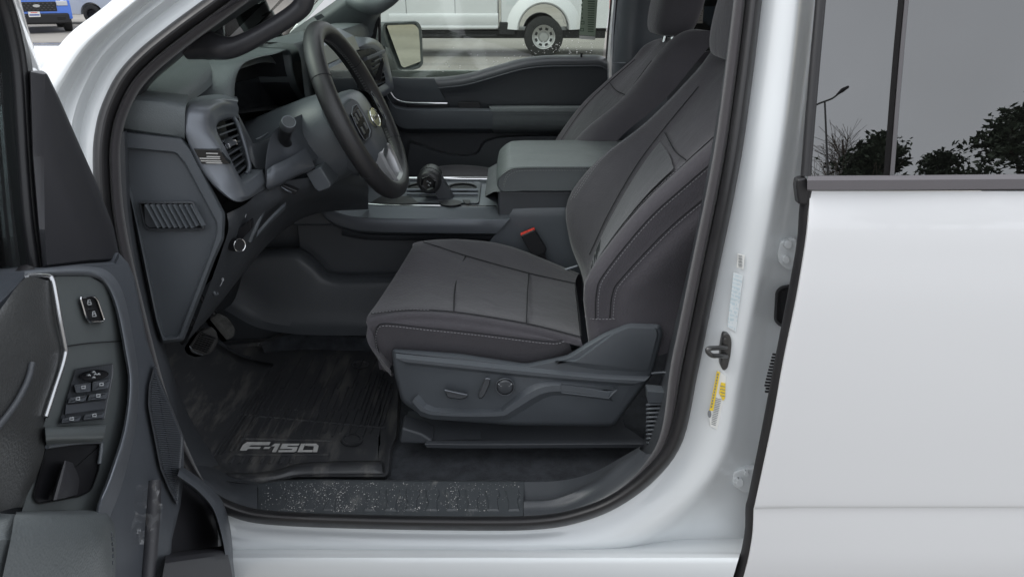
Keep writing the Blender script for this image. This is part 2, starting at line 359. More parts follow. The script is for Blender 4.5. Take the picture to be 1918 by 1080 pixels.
# hinges, cable boots and the striker on the B pillar
def hinge(name, pts, bolts, y):
    h = plate(name, pts, y, .014, WHITE2, truck, bevel=.004)
    for bx, by, r in bolts: plate("bolt", ell(bx, by, r, r * 1.05, 12), y - .008, .016, WHITE2, h, bevel=.003)
hinge("door_hinge", rnd([(1462, 452), (1492, 446), (1496, 486), (1480, 508), (1462, 496), (1456, 478)], 7), [(1477, 459, 8), (1473, 487, 7)], 1.225)
hinge("door_hinge", rnd([(1374, 884), (1392, 878), (1420, 876), (1412, 924), (1392, 922), (1372, 908)], 7), [(1386, 905, 8), (1399, 888, 5)], 1.222)
bt = rnd([(1452, 545), (1462, 535), (1490, 530), (1490, 612), (1460, 612), (1449, 600)], 12)
bo = stack("cable_boot", [[P(x, y, 1.242) for x, y in bt], [P(x, y, 1.225) for x, y in inset(bt, 1)], [P(x, y, 1.22) for x, y in inset(bt, 5)], [P(x, y, 1.228) for x, y in inset(bt, 9)]], RUB, truck, angle=60)
bel = empty("bellows_boot", P(1446, 700, 1.21), parent=truck)
for i in range(13):
    py = 664 + i * 5.8; px = 1449 - i * 1.5 + (4 if i > 10 else 0)
    c = P(px, py, 1.20)
    tube("bellows_ring", [c + Vector((-.002, 0, .001)), c + Vector((.012, 0, .0)), c + Vector((.03, 0, -.001))], [.0021, .0024, .0024], RUB, bel, seg=8, n=1)
st = empty("striker", P(1360, 658, 1.18), parent=truck); st["label"] = "black steel door latch striker loop"
sp = rnd([(1355, 624), (1367, 626), (1371, 640), (1369, 664), (1363, 690), (1355, 695), (1349, 684), (1350, 650)], 6)
plate("striker_plate", sp, 1.180, .012, STEEL, st, bevel=.002)
for bx, by in ((1359, 640), (1357, 678)):
    plate("bolt", ell(bx, by, 5, 7, 12), 1.176, .012, STEEL, st, bevel=.002)
tube("striker_loop", [P(1360, 650, 1.178), P(1345, 651, 1.150), P(1330, 652, 1.125), P(1325, 656, 1.122), P(1333, 665, 1.125), P(1348, 666, 1.150), P(1360, 667, 1.178)], .0042, STEEL, st, n=4)
# labels on the pillar
def sticker(name, pts, y, m, par=truck, lab=None):
    return plate(name, pts, y, .0015, m, par, bevel=0, label=lab, smooth=False)
wl = sticker("warning_label", [(1345, 694), (1360, 704), (1357, 742), (1345, 805), (1330, 797), (1329, 780)], 1.1835, PAPER, lab="white and yellow warning label")
sticker("yellow_band", [(1343, 695), (1349, 697), (1336, 769), (1329, 768)], 1.1815, YEL, wl)
sticker("yellow_block", [(1351, 716), (1359, 718), (1358, 746), (1354, 750), (1347, 736)], 1.1815, YEL, wl)
sticker("symbol", ell(1329, 775, 3.4, 7, 12), 1.1815, INK, wl)
txt = []
for i in range(16):
    x0, y0 = 1341 - i * .55 + 2, 745 + i * 3.2
    a, b = P(x0 - 4 + i * .1, y0, 1.1820), P(x0 + 8 - i * .15, y0 + 3, 1.1820)
    txt.append(bar(a, b, Vector((0, .0003, 0)), Vector((0, 0, .0005))))
for i in range(4):
    a, b = P(1349 + i * .3, 722 + i * 6, 1.1808), P(1358, 724 + i * 6, 1.1808); txt.append(bar(a, b, Vector((0, .0002, 0)), Vector((0, 0, .0006))))
for i in range(12):
    a, b = P(1345 - i * 1.1, 699 + i * 5.5, 1.1808), P(1345 - i * 1.1 - .6, 702.5 + i * 5.5, 1.1808); txt.append(bar(a, b, Vector((.0012, 0, 0)), Vector((0, .0002, 0))))
merged("small_print", txt, INK, wl)
cl = sticker("certification_label", [(1374, 510), (1392, 516), (1378, 622), (1363, 612)], 1.1838, mat("label_film", (.72, .76, .77), .45), lab="pale certification label with blue print")
txt = []
for i in range(9):
    for j in range(14):
        if random.random() < .78:
            u, v = (i + .5) / 9, (j + .2) / 14; x, y = 1374 + 17 * u - 12.5 * v, 511 + 6 * u + 103 * v; L = random.uniform(2, 5.5)
            txt.append(bar(P(x, y, 1.1821), P(x - L * .12, y + L, 1.1821), Vector((.00028, 0, 0)), Vector((0, .0002, 0))))
merged("small_print", txt, BLUEINK, cl)
bc = sticker("barcode_label", [(1382, 475), (1395, 478), (1393, 504), (1380, 501)], 1.1838, PAPER, lab="small white barcode label")
merged("barcode", [bar(P(1383, 478 + i * 1.9, 1.1821), P(1390.5, 480 + i * 1.9, 1.1821), Vector((0, .0002, 0)), Vector((0, 0, .00025 + .0003 * (i % 3 == 0)))) for i in range(12)], INK, bc)
# ---------------------------------------------------------------- rest of the shell: roof, far side, floor pan, fender, hood, bed
box("roof", (-.26, 1.40, 1.915), (1.95, 2.90, 1.955), WHITE, truck, bevel=.015)
box("headliner", (-.24, 1.42, 1.895), (1.93, 2.88, 1.912), LINER, truck, bevel=.004)
box("cab_back_wall", (1.90, 1.36, .62), (1.95, 2.94, 1.30), PLAST2, truck)
box("floor_pan", (-1.02, 1.30, .50), (1.93, 2.98, .535), CARPET, truck, bevel=0)
box("underbody", (-1.0, 1.22, .36), (3.9, 3.08, .50), BLACKP, truck, bevel=.02)
box("firewall", (-1.06, 1.27, .52), (-1.02, 3.02, 1.36), CARPET, truck)
box("far_rocker", (-1.0, 2.98, .42), (1.9, 3.16, .62), WHITE, truck, bevel=.03)
loft("hood", [[Vector((x, y, z + .02)) for y, z in ((1.20, 1.30), (1.26, 1.345), (1.6, 1.37), (2.15, 1.385), (2.7, 1.37), (3.04, 1.345), (3.10, 1.30))] for x in (-1.10, -1.4, -2.0, -2.35)], WHITE, truck, n=4, solid=.01)
loft("front_fender", [[Vector((x, y, z)) for x in (-.79, -1.1, -1.6, -2.3)] for y, z in ((1.26, 1.33), (1.20, 1.315), (1.17, 1.26), (1.135, 1.15), (1.13, .98))], WHITE, truck, n=3, k=3, solid=.006)
loft("far_fender", [[Vector((x, y, z)) for x in (-.79, -1.1, -1.6, -2.3)] for y, z in ((3.04, 1.33), (3.10, 1.315), (3.13, 1.26), (3.165, 1.15), (3.17, .98))], WHITE, truck, n=3, k=3, solid=.006)
box("bed_side", (2.02, 1.13, .75), (3.9, 1.2, 1.36), WHITE, truck, bevel=.03)
box("far_bed_side", (2.02, 3.1, .75), (3.9, 3.17, 1.36), WHITE, truck, bevel=.03)
box("rear_pillar", (1.62, 1.20, .62), (1.98, 1.32, 1.30), WHITE, truck, bevel=.02)
def truck_wheel(par, x, y, out, r=.40, wd=.27, rim_m=None, tyre_m=None, zc=None):
    zc = r if zc is None else zc; wv = empty("wheel", (x, y, zc), parent=par)
    prof_t = [(-.5, .60), (-.5, .88), (-.44, .97), (-.3, 1.0), (0, 1.005), (.3, 1.0), (.44, .97), (.5, .88), (.5, .60)]
    def rev(nm, pr, m, seg=40, p=wv, **kw):
        V = [Vector((x + math.cos(a) * q * r, y + o * wd * out, zc + math.sin(a) * q * r)) for o, q in pr for a in (2 * math.pi * i / seg for i in range(seg))]
        F = [(i * seg + j, i * seg + (j + 1) % seg, (i + 1) * seg + (j + 1) % seg, (i + 1) * seg + j) for i in range(len(pr) - 1) for j in range(seg)]
        return mk(nm, V, F, m, p, angle=40, **kw)
    rev("tyre", prof_t, tyre_m or RUBT); rm = rev("rim", [(.46, .60), (.50, .585), (.47, .54), (.2, .50), (.12, .30), (.10, .28), (.22, .20), (.22, .001)], rim_m or CHROME, p=wv)
    for k in range(8):
        a = 2 * math.pi * (k + .5) / 8; c = Vector((x + math.cos(a) * r * .405, y + out * wd * .19, zc + math.sin(a) * r * .405))
        rad = Vector((math.cos(a), 0, math.sin(a))) * r * .06; tg = Vector((-math.sin(a), 0, math.cos(a))) * r * .075
        mk("slot", [c - rad - tg, c - rad + tg, c + rad + tg * 1.2, c + rad - tg * 1.2], [(0, 1, 2, 3)], BLACKP, rm, smooth=False)
    return wv
RUBT = mat("tyre_rubber", (.022, .022, .022), .8, bump=.6, scale=60, var=.2, vscale=9)
for yy, oo in ((1.28, -1), (3.02, 1)):
    truck_wheel(truck, -1.55, yy, oo, rim_m=SILV); truck_wheel(truck, 2.75, yy, oo, rim_m=SILV)
# far side: window openings of the passenger side
def far(x, z): return Vector((x, 3.00 - max(0, z - 1.3) * .25, z))
# ================================================================ floor, sill trim
floor = empty("cabin_floor", (0, 1.6, .55), parent=truck)
def gz(pts, z): return [PZ(x, y, z) for x, y in pts]
# scuff plate on the sill
def dusty(name, c0, c1, rough, scale, stretch, lo, hi, amt):       # dried splashes and dust on dark plastic
    m = mat(name, c0, rough, bump=.3, scale=300); n = m.node_tree; b = n.nodes["Principled BSDF"]
    tc = n.nodes.new("ShaderNodeTexCoord"); mp = n.nodes.new("ShaderNodeMapping"); mp.inputs["Scale"].default_value = (1, stretch[1], 1); n.links.new(tc.outputs["Object"], mp.inputs[0])
    t = n.nodes.new("ShaderNodeTexNoise"); t.inputs["Scale"].default_value = scale; t.inputs["Detail"].default_value = 9; t.inputs["Roughness"].default_value = .72; n.links.new(mp.outputs[0], t.inputs["Vector"])
    r = n.nodes.new("ShaderNodeMapRange"); r.inputs[1].default_value = lo; r.inputs[2].default_value = hi; r.inputs[3].default_value = .03; r.inputs[4].default_value = amt; n.links.new(t.outputs[0], r.inputs[0])
    x = n.nodes.new("ShaderNodeMix"); x.data_type = 'RGBA'; x.inputs[6].default_value = (*c0, 1); x.inputs[7].default_value = (*c1, 1); n.links.new(r.outputs[0], x.inputs[0]); n.links.new(x.outputs[2], b.inputs["Base Color"])
    r2 = n.nodes.new("ShaderNodeMapRange"); r2.inputs[3].default_value = rough; r2.inputs[4].default_value = .9; n.links.new(r.outputs[0], r2.inputs[0]); n.links.new(r2.outputs[0], b.inputs["Roughness"])
    return m
DIRT = dusty("scuffed_sill_plastic", (.050, .057, .064), (.34, .33, .31), .36, 40, (1, .35), .56, .76, .6)
sc_l = [(478, 907), (560, 899), (735, 900), (981, 901)]
scuff = loft("scuff_plate", [[P(x, y, yy) for x, y, yy in r] for r in (
    [(486, 985, 1.215), (560, 988, 1.212), (735, 990, 1.21), (981, 989, 1.21)],
    [(484, 966, 1.222), (560, 970, 1.222), (735, 971, 1.222), (980, 971, 1.222)],
    [(482, 960, 1.235), (560, 962, 1.235), (735, 963, 1.235), (980, 963, 1.235)],
    [(484, 915, 1.32), (560, 909, 1.32), (735, 910, 1.32), (981, 910, 1.32)],
    [(480, 906, 1.335), (560, 899, 1.335), (735, 900, 1.335), (981, 901, 1.335)],
    [(480, 904, 1.36), (560, 897, 1.36), (735, 898, 1.36), (981, 899, 1.36)])], DIRT, floor, n=5, k=2, label="dirty ribbed sill scuff plate")
def sill(px, py):                       # point on the scuff plate top
    t = (963 - py) / (963 - 910); return P(px, py, 1.235 + t * .085)
for i in range(12):
    x = 528 + i * 38.5; sh = (x - 735) * .02
    o = [(x, 957), (x + 22, 957), (x + 23 - sh, 937), (x + 28 - sh, 928), (x + 28 - sh * 2, 917), (x + 2 - sh * 2, 917), (x + 1 - sh, 930), (x + 5 - sh, 941)]
    a = [sill(*q) + Vector((0, 0, .0005)) for q in o]; b = [sill(*q) + Vector((0, 0, .0035)) for q in inset(o, 2)]
    stack("grip_rib", [a, b], DIRT, scuff, angle=20)
loft("rear_sill_trim", [[P(x, y, yy) for x, y, yy in r] for r in (
    [(982, 989, 1.212), (1040, 984, 1.212), (1090, 972, 1.215), (1155, 944, 1.222), (1215, 893, 1.235), (1240, 845, 1.25)],
    [(981, 969, 1.225), (1040, 965, 1.225), (1085, 952, 1.228), (1140, 928, 1.235), (1190, 886, 1.25), (1215, 850, 1.262)],
    [(981, 952, 1.25), (1035, 950, 1.25), (1080, 937, 1.255), (1130, 912, 1.262), (1175, 875, 1.28), (1205, 845, 1.29)],
    [(981, 938, 1.265), (1030, 936, 1.265), (1075, 922, 1.27), (1120, 901, 1.285), (1165, 868, 1.30), (1200, 842, 1.31)],
    [(981, 934, 1.29), (1030, 932, 1.29), (1075, 917, 1.295), (1115, 897, 1.31), (1160, 864, 1.325), (1198, 840, 1.335)],
    [(981, 902, 1.335), (1030, 901, 1.335), (1075, 895, 1.34), (1120, 880, 1.35), (1165, 855, 1.365), (1200, 835, 1.38)])], PLAST2, floor, n=5, k=3)
loft("front_sill_trim", [[P(x, y, yy) for x, y, yy in r] for r in (
    [(340, 900, 1.215), (385, 945, 1.215), (430, 975, 1.215), (485, 987, 1.213)],
    [(335, 880, 1.23), (380, 925, 1.23), (430, 958, 1.225), (483, 967, 1.223)],
    [(345, 872, 1.25), (395, 912, 1.25), (440, 945, 1.245), (482, 955, 1.24)],
    [(350, 868, 1.28), (400, 900, 1.28), (440, 922, 1.28), (482, 930, 1.28)],
    [(350, 845, 1.34), (395, 880, 1.34), (430, 902, 1.34), (482, 906, 1.335)],
    [(345, 835, 1.40), (390, 866, 1.40), (430, 890, 1.38), (482, 902, 1.36)])], PLAST2, floor, n=5, k=3)
loft("carpet", [[P(x, y, yy) for x, y, yy in ((300, 880, 1.335), (482, 906, 1.335), (735, 905, 1.335), (981, 905, 1.335), (1110, 890, 1.34), (1230, 850, 1.36))]] +
    [[Vector((x, y, z)) for x in (-.95, -.45, -.22, .02, .15, .45)] for y, z in ((1.365, .556), (1.40, .549), (1.60, .548), (1.95, .548))], CARPET, floor, n=4, k=3)
loft("toe_board", [[Vector((x, y, z)) for y in (1.32, 1.6, 1.98)] for x, z in ((-.66, .545), (-.80, .565), (-.91, .665), (-1.0, .86), (-1.01, 1.2))], CARPET, floor, n=3, k=3)
loft("kick_panel", [[P(x, y, yy) for x, y, yy in r] for r in (
    [(222, 250, 1.262), (232, 420, 1.262), (262, 600, 1.262), (302, 760, 1.262), (352, 880, 1.262), (385, 925, 1.262)],
    [(236, 245, 1.275), (246, 420, 1.275), (282, 600, 1.285), (318, 700, 1.30), (345, 800, 1.33), (392, 880, 1.35)],
    [(238, 245, 1.33), (254, 420, 1.33), (300, 620, 1.35), (322, 690, 1.38), (355, 780, 1.42), (410, 870, 1.42)])], PLAST2, floor, n=5, k=3)
# seat rail cover in front of the seat shield
track = loft("seat_track_cover", [[P(x, y, yy) for x, y, yy in r] for r in (
    [(800, 838, 1.452), (900, 839, 1.452), (1100, 838, 1.452), (1212, 838, 1.452)],
    [(795, 831, 1.450), (900, 832, 1.450), (1100, 831, 1.450), (1210, 831, 1.450)],
    [(800, 824, 1.462), (900, 825, 1.462), (1100, 825, 1.462), (1208, 825, 1.462)],
    [(750, 828, 1.475), (900, 822, 1.475), (1100, 821, 1.475), (1205, 821, 1.475)],
    [(752, 810, 1.50), (900, 798, 1.52), (1100, 798, 1.52), (1170, 798, 1.52)],
    [(765, 770, 1.58), (900, 760, 1.60), (1100, 760, 1.60), (1160, 760, 1.60)])], PLAST2, floor, n=4, k=1, bevel=.002)
plate("track_end_foot", [(748, 830), (752, 800), (790, 812), (812, 826), (800, 832)], 1.462, .06, PLAST2, floor, bevel=.006)
# B pillar lower trim, belt and retractor bellows
loft("pillar_trim", [[P(x, y, yy) for x, y, yy in r] for r in (
    [(1215, 870, 1.30), (1245, 815, 1.285), (1275, 730, 1.275), (1300, 600, 1.27), (1330, 420, 1.27), (1370, 180, 1.285), (1392, 0, 1.32), (1405, -120, 1.36)],
    [(1206, 860, 1.36), (1236, 805, 1.345), (1264, 730, 1.335), (1290, 600, 1.33), (1322, 420, 1.33), (1360, 180, 1.345), (1382, 0, 1.37), (1392, -120, 1.40)],
    [(1200, 840, 1.50), (1215, 790, 1.47), (1240, 700, 1.46), (1275, 560, 1.45), (1310, 400, 1.45), (1350, 180, 1.45), (1376, 0, 1.47), (1386, -120, 1.50)],
    [(1190, 838, 1.60), (1230, 790, 1.60), (1270, 700, 1.60), (1310, 560, 1.60), (1350, 400, 1.60), (1390, 180, 1.60), (1420, 0, 1.60), (1430, -120, 1.60)])], PLAST2, truck, n=4, k=3)
belt = loft("seat_belt", [[P(x, y, yy) for x, y, yy in ((1196 + o, 760, 1.435), (1222 + o, 700, 1.43), (1254 + o, 560, 1.425), (1276 + o, 470, 1.42), (1312 + o, 330, 1.42), (1360 + o, 80, 1.43))] for o in (24, 40, 62)], mat("belt_webbing", (.020, .021, .022), .85, bump=.6, scale=900), truck, n=4, solid=.002, label="black seat belt webbing beside the seat")
tube("belt_bar", [P(1220, 699, 1.42), P(1240, 697, 1.42), P(1262, 698, 1.41)], .0024, PLAST, truck)
sl_ = empty("belt_slot_cover", P(1235, 790, 1.40), parent=truck); sl_["label"] = "ribbed plastic cover of the belt slot"
plate("cover_cap", rnd([(1213, 732), (1262, 736), (1262, 754), (1214, 755)], 3), 1.392, .03, PLAST, sl_, bevel=.003)
plate("cover_core", [(1216, 752), (1262, 754), (1250, 838), (1216, 838)], 1.412, .02, BLACKP, sl_, bevel=0)
for i in range(10):
    y = 757 + i * 7.9
    tube("cover_rib", [P(1212, y + 1, 1.404), P(1216, y, 1.398), P(1240, y - 1, 1.396), P(1264 - i * 1.2, y - 1, 1.396)], .0032, PLAST, sl_, seg=8, n=2)
# ================================================================ floor mat: lies loose in the footwell, a thing of its own
matt = empty("floor_mat", (-.45, 1.55, .553), "black rubber floor mat with moulded ribs and pale F-150 lettering in the footwell", "floor mat")
MATR = dusty("mat_rubber", (.050, .052, .057), (.24, .23, .21), .32, 24, (1, .22), .50, .70, .55)
mo = [(372, 846), (390, 876), (425, 896), (480, 909), (520, 905), (557, 897), (640, 897), (722, 897), (732, 888), (736, 842), (747, 818), (752, 700), (735, 640), (640, 628), (520, 628), (430, 636), (372, 652), (338, 690), (336, 742), (350, 800)]
ZM = .557
def mz(p, z=ZM): return PZ(p[0], p[1], z)
mk_o = [PZ(x, y, .552) for x, y in mo]
in1 = inset(mo, 5); in2 = inset(mo, 16); in3 = inset(mo, 26)
stack("mat_sheet", [mk_o, [mz(p, .556) for p in inset(mo, 1)], [mz(p, .572) for p in in1], [mz(p, .571) for p in inset(mo, 10)], [mz(p, .560) for p in in2], [mz(p, .559) for p in in3]], MATR, matt, angle=60)
loft("mat_riser", [[Vector((x, y, z)) for y in (1.37, 1.45, 1.6, 1.8, 1.93)] for x, z in ((-.70, .560), (-.735, .567), (-.80, .588), (-.865, .64), (-.93, .73))], MATR, matt, n=3, k=3, solid=.005)
X = lambda px, py: mz((px, py), .559)
def rib(p0, p1, wd=.006, h=.0045, par=matt):
    a, b = mz(p0, .560), mz(p1, .560); d = (b - a).normalized(); s = Vector((-d.y, d.x, 0)) * wd / 2; hv = Vector((0, 0, h))
    e = d * 0
    V = [a - s, a + s, b + s, b - s, a - s * .5 + hv + e, a + s * .5 + hv + e, b + s * .5 + hv - e, b - s * .5 + hv - e]
    return mk("rib", V, [(0, 1, 5, 4), (1, 2, 6, 5), (2, 3, 7, 6), (3, 0, 4, 7), (4, 5, 6, 7)], MATR, par, smooth=False)
def xat(pxr, pyr, py):                  # follow the truck's cross direction on the floor
    q = PZ(pxr, pyr, .56); 
    t = PZ(959, py, .56).y; v = Vector((q.x, t, .56)); z = v - CAM; dep = z.y * math.cos(PITCH) - z.z * math.sin(PITCH); return 959 + FPX * v.x / dep
for i in range(19):
    px = 452 + i * 14.2
    lo = 818 - (6 if i % 2 else 0); hi = 775 - (i % 3) * 3
    rib((px, lo), (xat(px, lo, hi), hi))
    if i < 15: rib((xat(px + 6, 818, 768), 768), (xat(px + 6, 818, 735 - (i * 7 % 5) * 5), 735 - (i * 7 % 5) * 5), .008)
    if i % 2 == 0: rib((xat(px, 818, 728), 728), (xat(px, 818, 672), 672), .007)
for i in range(6): rib((672 + i * 9, 800 - i * 1), (xat(672 + i * 9, 800, 700 + i * 5), 700 + i * 5), .006)
for i in range(5): rib((402 + i * 10, 852 - i * 2), (xat(402 + i * 10, 852, 745 - i * 10), 745 - i * 10), .006)
rib((440, 776), (720, 802), .004); rib((455, 822), (622, 826), .005); rib((440, 852), (615, 852), .005)
for i in range(7): rib((430 + i * 19, 868), (xat(430 + i * 19, 868, 857), 857), .010, .003)
loft("front_lip", [[mz(p, z) for p in r] for r, z in (([(420, 884), (470, 886), (520, 880), (562, 868), (640, 864), (714, 863)], .560), ([(425, 888), (470, 892), (520, 887), (562, 875), (640, 871), (715, 870)], .580), ([(430, 896), (478, 904), (522, 898), (560, 890), (640, 888), (718, 887)], .572))], MATR, matt, n=4, k=3, solid=.003)
gr = [mz(p, .560) for p in ell(659, 823, 20, 12)]
stack("grommet", [gr, [mz(p, .566) for p in ell(659, 822, 20, 12)], [mz(p, .566) for p in ell(659, 822, 17, 10)], [mz(p, .561) for p in ell(659, 822, 16, 9)]], MATR, matt, angle=30)
stack("grommet", [[mz(p, .560) for p in ell(676, 683, 16, 8)], [mz(p, .566) for p in ell(676, 682, 15, 7)], [mz(p, .562) for p in ell(676, 682, 10, 5)]], MATR, matt, angle=30)
LET = {"letter_f": [[(449, 843), (455, 832), (463, 827), (507, 827), (504, 833), (470, 833), (466, 836), (489, 836), (486, 840), (464, 840), (462, 843)]],
       "hyphen": [[(493, 840), (496, 836), (507, 836), (504, 840)]],
       "digit_one": [[(509, 846), (515, 835), (508, 835), (515, 830), (525, 830), (517, 846)]],
       "digit_five": [[(521, 846), (522, 842), (546, 842), (548, 840), (524, 840), (529, 830), (561, 830), (559, 834), (539, 834), (538, 836), (558, 836), (555, 844), (551, 846)]],
       "digit_zero_left": [[(557, 846), (564, 830), (572, 830), (567, 842), (586, 842), (585, 846)], [(572.5, 830), (592, 830), (597, 834), (594, 846), (586, 846), (588, 835), (571, 834)]]}
LETM = mat("mat_logo_print", (.62, .62, .60), .5, var=.15, vscale=60)
for k, polys in LET.items():
    V, F = [], []
    for q in polys:
        o_, c_ = len(V), len(q); V += [mz(p, .5605) for p in q] + [mz(p, .5635) for p in q]
        F += [(o_ + i, o_ + (i + 1) % c_, o_ + c_ + (i + 1) % c_, o_ + c_ + i) for i in range(c_)] + [tuple(range(o_ + c_, o_ + 2 * c_))]
    mk(k.replace("_left", ""), V, F, LETM, matt, smooth=False)
# salt and grit
def grit(name, n, fn, r0, r1, m, lab, par=None):
    bs = []
    for _ in range(n):
        c = fn(); r = random.uniform(r0, r1) * random.choice((.6, .8, 1, 1.3)); V = [c + Vector((r * random.uniform(.7, 1.2), 0, 0)), c + Vector((0, r * random.uniform(.7, 1.2), 0)), c - Vector((r, 0, 0)), c - Vector((0, r, 0)), c + Vector((0, 0, r * .7)), c - Vector((0, 0, r * .4))]
        bs.append((V, [(0, 1, 4), (1, 2, 4), (2, 3, 4), (3, 0, 4), (1, 0, 5), (2, 1, 5), (3, 2, 5), (0, 3, 5)]))
    o = merged(name, bs, m, par); 
    if par is None: tag(o, lab, "road salt")
    return o
SALT = mat("road_salt", (.66, .65, .63), .8)
def onsill():
    while 1:
        k_ = random.random(); x = random.gauss(610, 75) if k_ < .4 else (random.gauss(random.choice((548, 640, 700, 755, 790, 850, 905)), 9) if k_ < .75 else random.uniform(490, 975))
        if 488 < x < 978: break
    y = random.uniform(905, 960); return sill(x, y) + Vector((0, 0, .0035))
grit("road_salt", 1000, onsill, .0003, .0012, SALT, "white grains of road salt scattered over the sill plate")
grit("loose_grit", 70, lambda: (lambda x, y: PZ(x, y, .553))(random.uniform(430, 500), random.gauss(645, 9)) + Vector((0, 0, .004)), .0008, .002, SALT, "pale grit lying on the floor below the pedals")
# ================================================================ seats
def seat(name, lab, xf, full=True):
    o = empty(name, xf(Vector((0, 1.73, .6))), parent=truck); o["label"] = lab
    T = lambda rows: [P(a, b, c) for a, b, c in rows]
    # --- cushion
    edge = [(692, 592), (757, 582), (850, 585), (987, 607), (1087, 632)]
    fars = [(775, 462), (816, 462), (873, 480), (989, 512), (1077, 532)]
    def mid(t, y, dip): return [P(a[0] * (1 - t) + b[0] * t, a[1] * (1 - t) + b[1] * t, y) + Vector((0, 0, -dip)) for a, b in zip(edge, fars)]
    def front(r, drop=.13):
        f = r[0]; return [f + Vector((.035, 0, -drop)), f + Vector((-.006, 0, -.055)), f + Vector((-.004, 0, -.018))] + r[0:]
    low = T([(716, 690, 1.50), (790, 672, 1.49), (900, 680, 1.49), (1000, 690, 1.49), (1075, 665, 1.50)])
    lowf = [low[0] + Vector((.03, .01, -.02)), low[0] + Vector((.004, .004, -.008)), low[0] + Vector((.001, 0, -.002))] + low
    seam = T([(705, 619, 1.462), (793, 618, 1.455), (900, 629, 1.455), (1027, 644, 1.455), (1066, 638, 1.46)])
    seamf = [low[0] + Vector((.02, 0, -.02)), P(713, 678, 1.482), P(703, 640, 1.468)] + seam
    r2 = T([(x, y, 1.466) for x, y in edge])
    rails = [lowf, seamf, front([p + Vector((.004, 0, -.012)) for p in T([(x, y + 8, 1.456) for x, y in edge])], .11), front(r2), front(mid(.22, 1.553, .002)), front(mid(.6, 1.70, .004)), front(mid(1, 1.855, 0)),
             front(T([(776, 456, 1.93), (812, 449, 1.93), (870, 449, 1.935), (960, 463, 1.94), (1085, 512, 1.945)])), front(T([(790, 470, 1.985), (820, 462, 1.985), (880, 462, 1.985), (965, 480, 1.985), (1090, 530, 1.985)])),
             front([p + Vector((0, .0, -.08)) for p in T([(790, 470, 1.985), (820, 462, 1.985), (880, 462, 1.985), (965, 480, 1.985), (1090, 530, 1.985)])])]
    cu = loft("seat_cushion", rails, FAB, o, n=4, k=4, xf=xf, label="charcoal fabric seat cushion" if full else None)
    if full:
        top = lambda t, px_f, px_n, sag=0: None
        def across(nm, pts):
            tube(nm, [P(*q) + Vector((0, 0, .0012)) for q in pts], .0014, SEAM, cu, seg=6, n=5, xf=xf)
        across("cross_seam", [(873, 479, 1.855), (862, 500, 1.79), (855, 525, 1.70), (851, 552, 1.585), (850, 584, 1.468)])
        across("cross_seam", [(990, 511, 1.855), (990, 525, 1.79), (988, 548, 1.70), (987, 577, 1.56), (986, 606, 1.468)])
        across("cross_seam", [(1077, 531, 1.855), (1080, 550, 1.77), (1083, 575, 1.66), (1086, 600, 1.56), (1088, 630, 1.468)])
        across("side_seam", [(695, 588, 1.463), (757, 581.5, 1.464), (850, 584.5, 1.464), (987, 606.5, 1.464), (1086, 631, 1.464)])
        across("side_seam", [(793, 454, 1.86), (816, 461, 1.857), (873, 479.5, 1.853), (989, 511.5, 1.853), (1077, 531, 1.853)])
        sp_ = [(714, 676, 1.478), (705, 645, 1.463), (706, 619, 1.455), (722, 609, 1.451), (793, 616, 1.4505), (900, 627, 1.4505), (1027, 642, 1.4505), (1058, 638, 1.455)]
        across("piping_seam", [(a, b - 2.5, c + .003) for a, b, c in sp_])
        stitches("stitching", [P(a, b + 1, c - .001) for a, b, c in sp_], cu, xf=xf)
        stitches("stitching", [P(a, b, c) for a, b, c in ((697, 586, 1.461), (757, 579.5, 1.463), (800, 580, 1.463))], cu, r=.0005, xf=xf)
    # --- backrest
    st2 = [(1142, 596, 1.458), (1147, 550, 1.455), (1165, 520, 1.453), (1250, 430, 1.453), (1330, 362, 1.456), (1405, 296, 1.47)]
    st1 = [(1115, 596, 1.456), (1117, 550, 1.452), (1131, 513, 1.450), (1210, 415, 1.450), (1283, 348, 1.453), (1372, 272, 1.468)]
    rdg = [(1097, 598, 1.48), (1093, 550, 1.475), (1105, 508, 1.472), (1190, 400, 1.47), (1280, 316, 1.475), (1368, 240, 1.49)]
    fbd = [(1097, 520, 1.85), (1106, 478, 1.85), (1140, 405, 1.855), (1190, 318, 1.855), (1240, 250, 1.85), (1310, 165, 1.84)]
    crest = [(1092, 520, 1.94), (1067, 450, 1.94), (1066, 378, 1.94), (1120, 304, 1.94), (1212, 230, 1.935), (1302, 137, 1.91)]
    Ts = T(st2); bk = [p + Vector((.16, .02, .02)) for p in Ts]; bk2 = [p + Vector((.06, -.004, 0)) for p in Ts]
    Tr, Tf = T(rdg), T(fbd)
    def bl(t, push): return [a.lerp(b, t) + Vector((push, 0, push * .3)) for a, b in zip(Tr, Tf)]
    tops = lambda r: r + [r[-1] + Vector((.045, .012, .055)), r[-1] + Vector((.10, .02, .075)), r[-1] + Vector((.17, .02, .05))]
    rails = [bk, bk2, Ts, T(st1), Tr, bl(.22, .022), bl(.5, .020), bl(.85, .012), Tf, T(crest), [p + Vector((.03, .045, 0)) for p in T(crest)], [p + Vector((.12, .05, 0)) for p in T(crest)]]
    rails = [[r[0] + Vector((.015, .0, -.10))] + tops(r) for r in rails]
    br = loft("backrest", rails, FAB, o, n=4, k=4, xf=xf, label="charcoal fabric seat backrest" if full else None)
    # centre insert panel lies 2 mm over the backrest
    def ins(t0, t1, i0, i1, m, nm):
        rr = []
        for t in (t0, (t0 + t1) / 2, t1):
            b = bl(t, .020 - abs(t - .5) * .016); seg = cr(b, 8); rr.append([p + Vector((-.004, -.001, .004)) for p in seg[int(i0 * 8):int(i1 * 8) + 1:2]])
        return loft(nm, rr, m, br, n=2, k=4, xf=xf)
    ins(.16, .93, .6, 3.9, FAB2, "insert_panel"); 
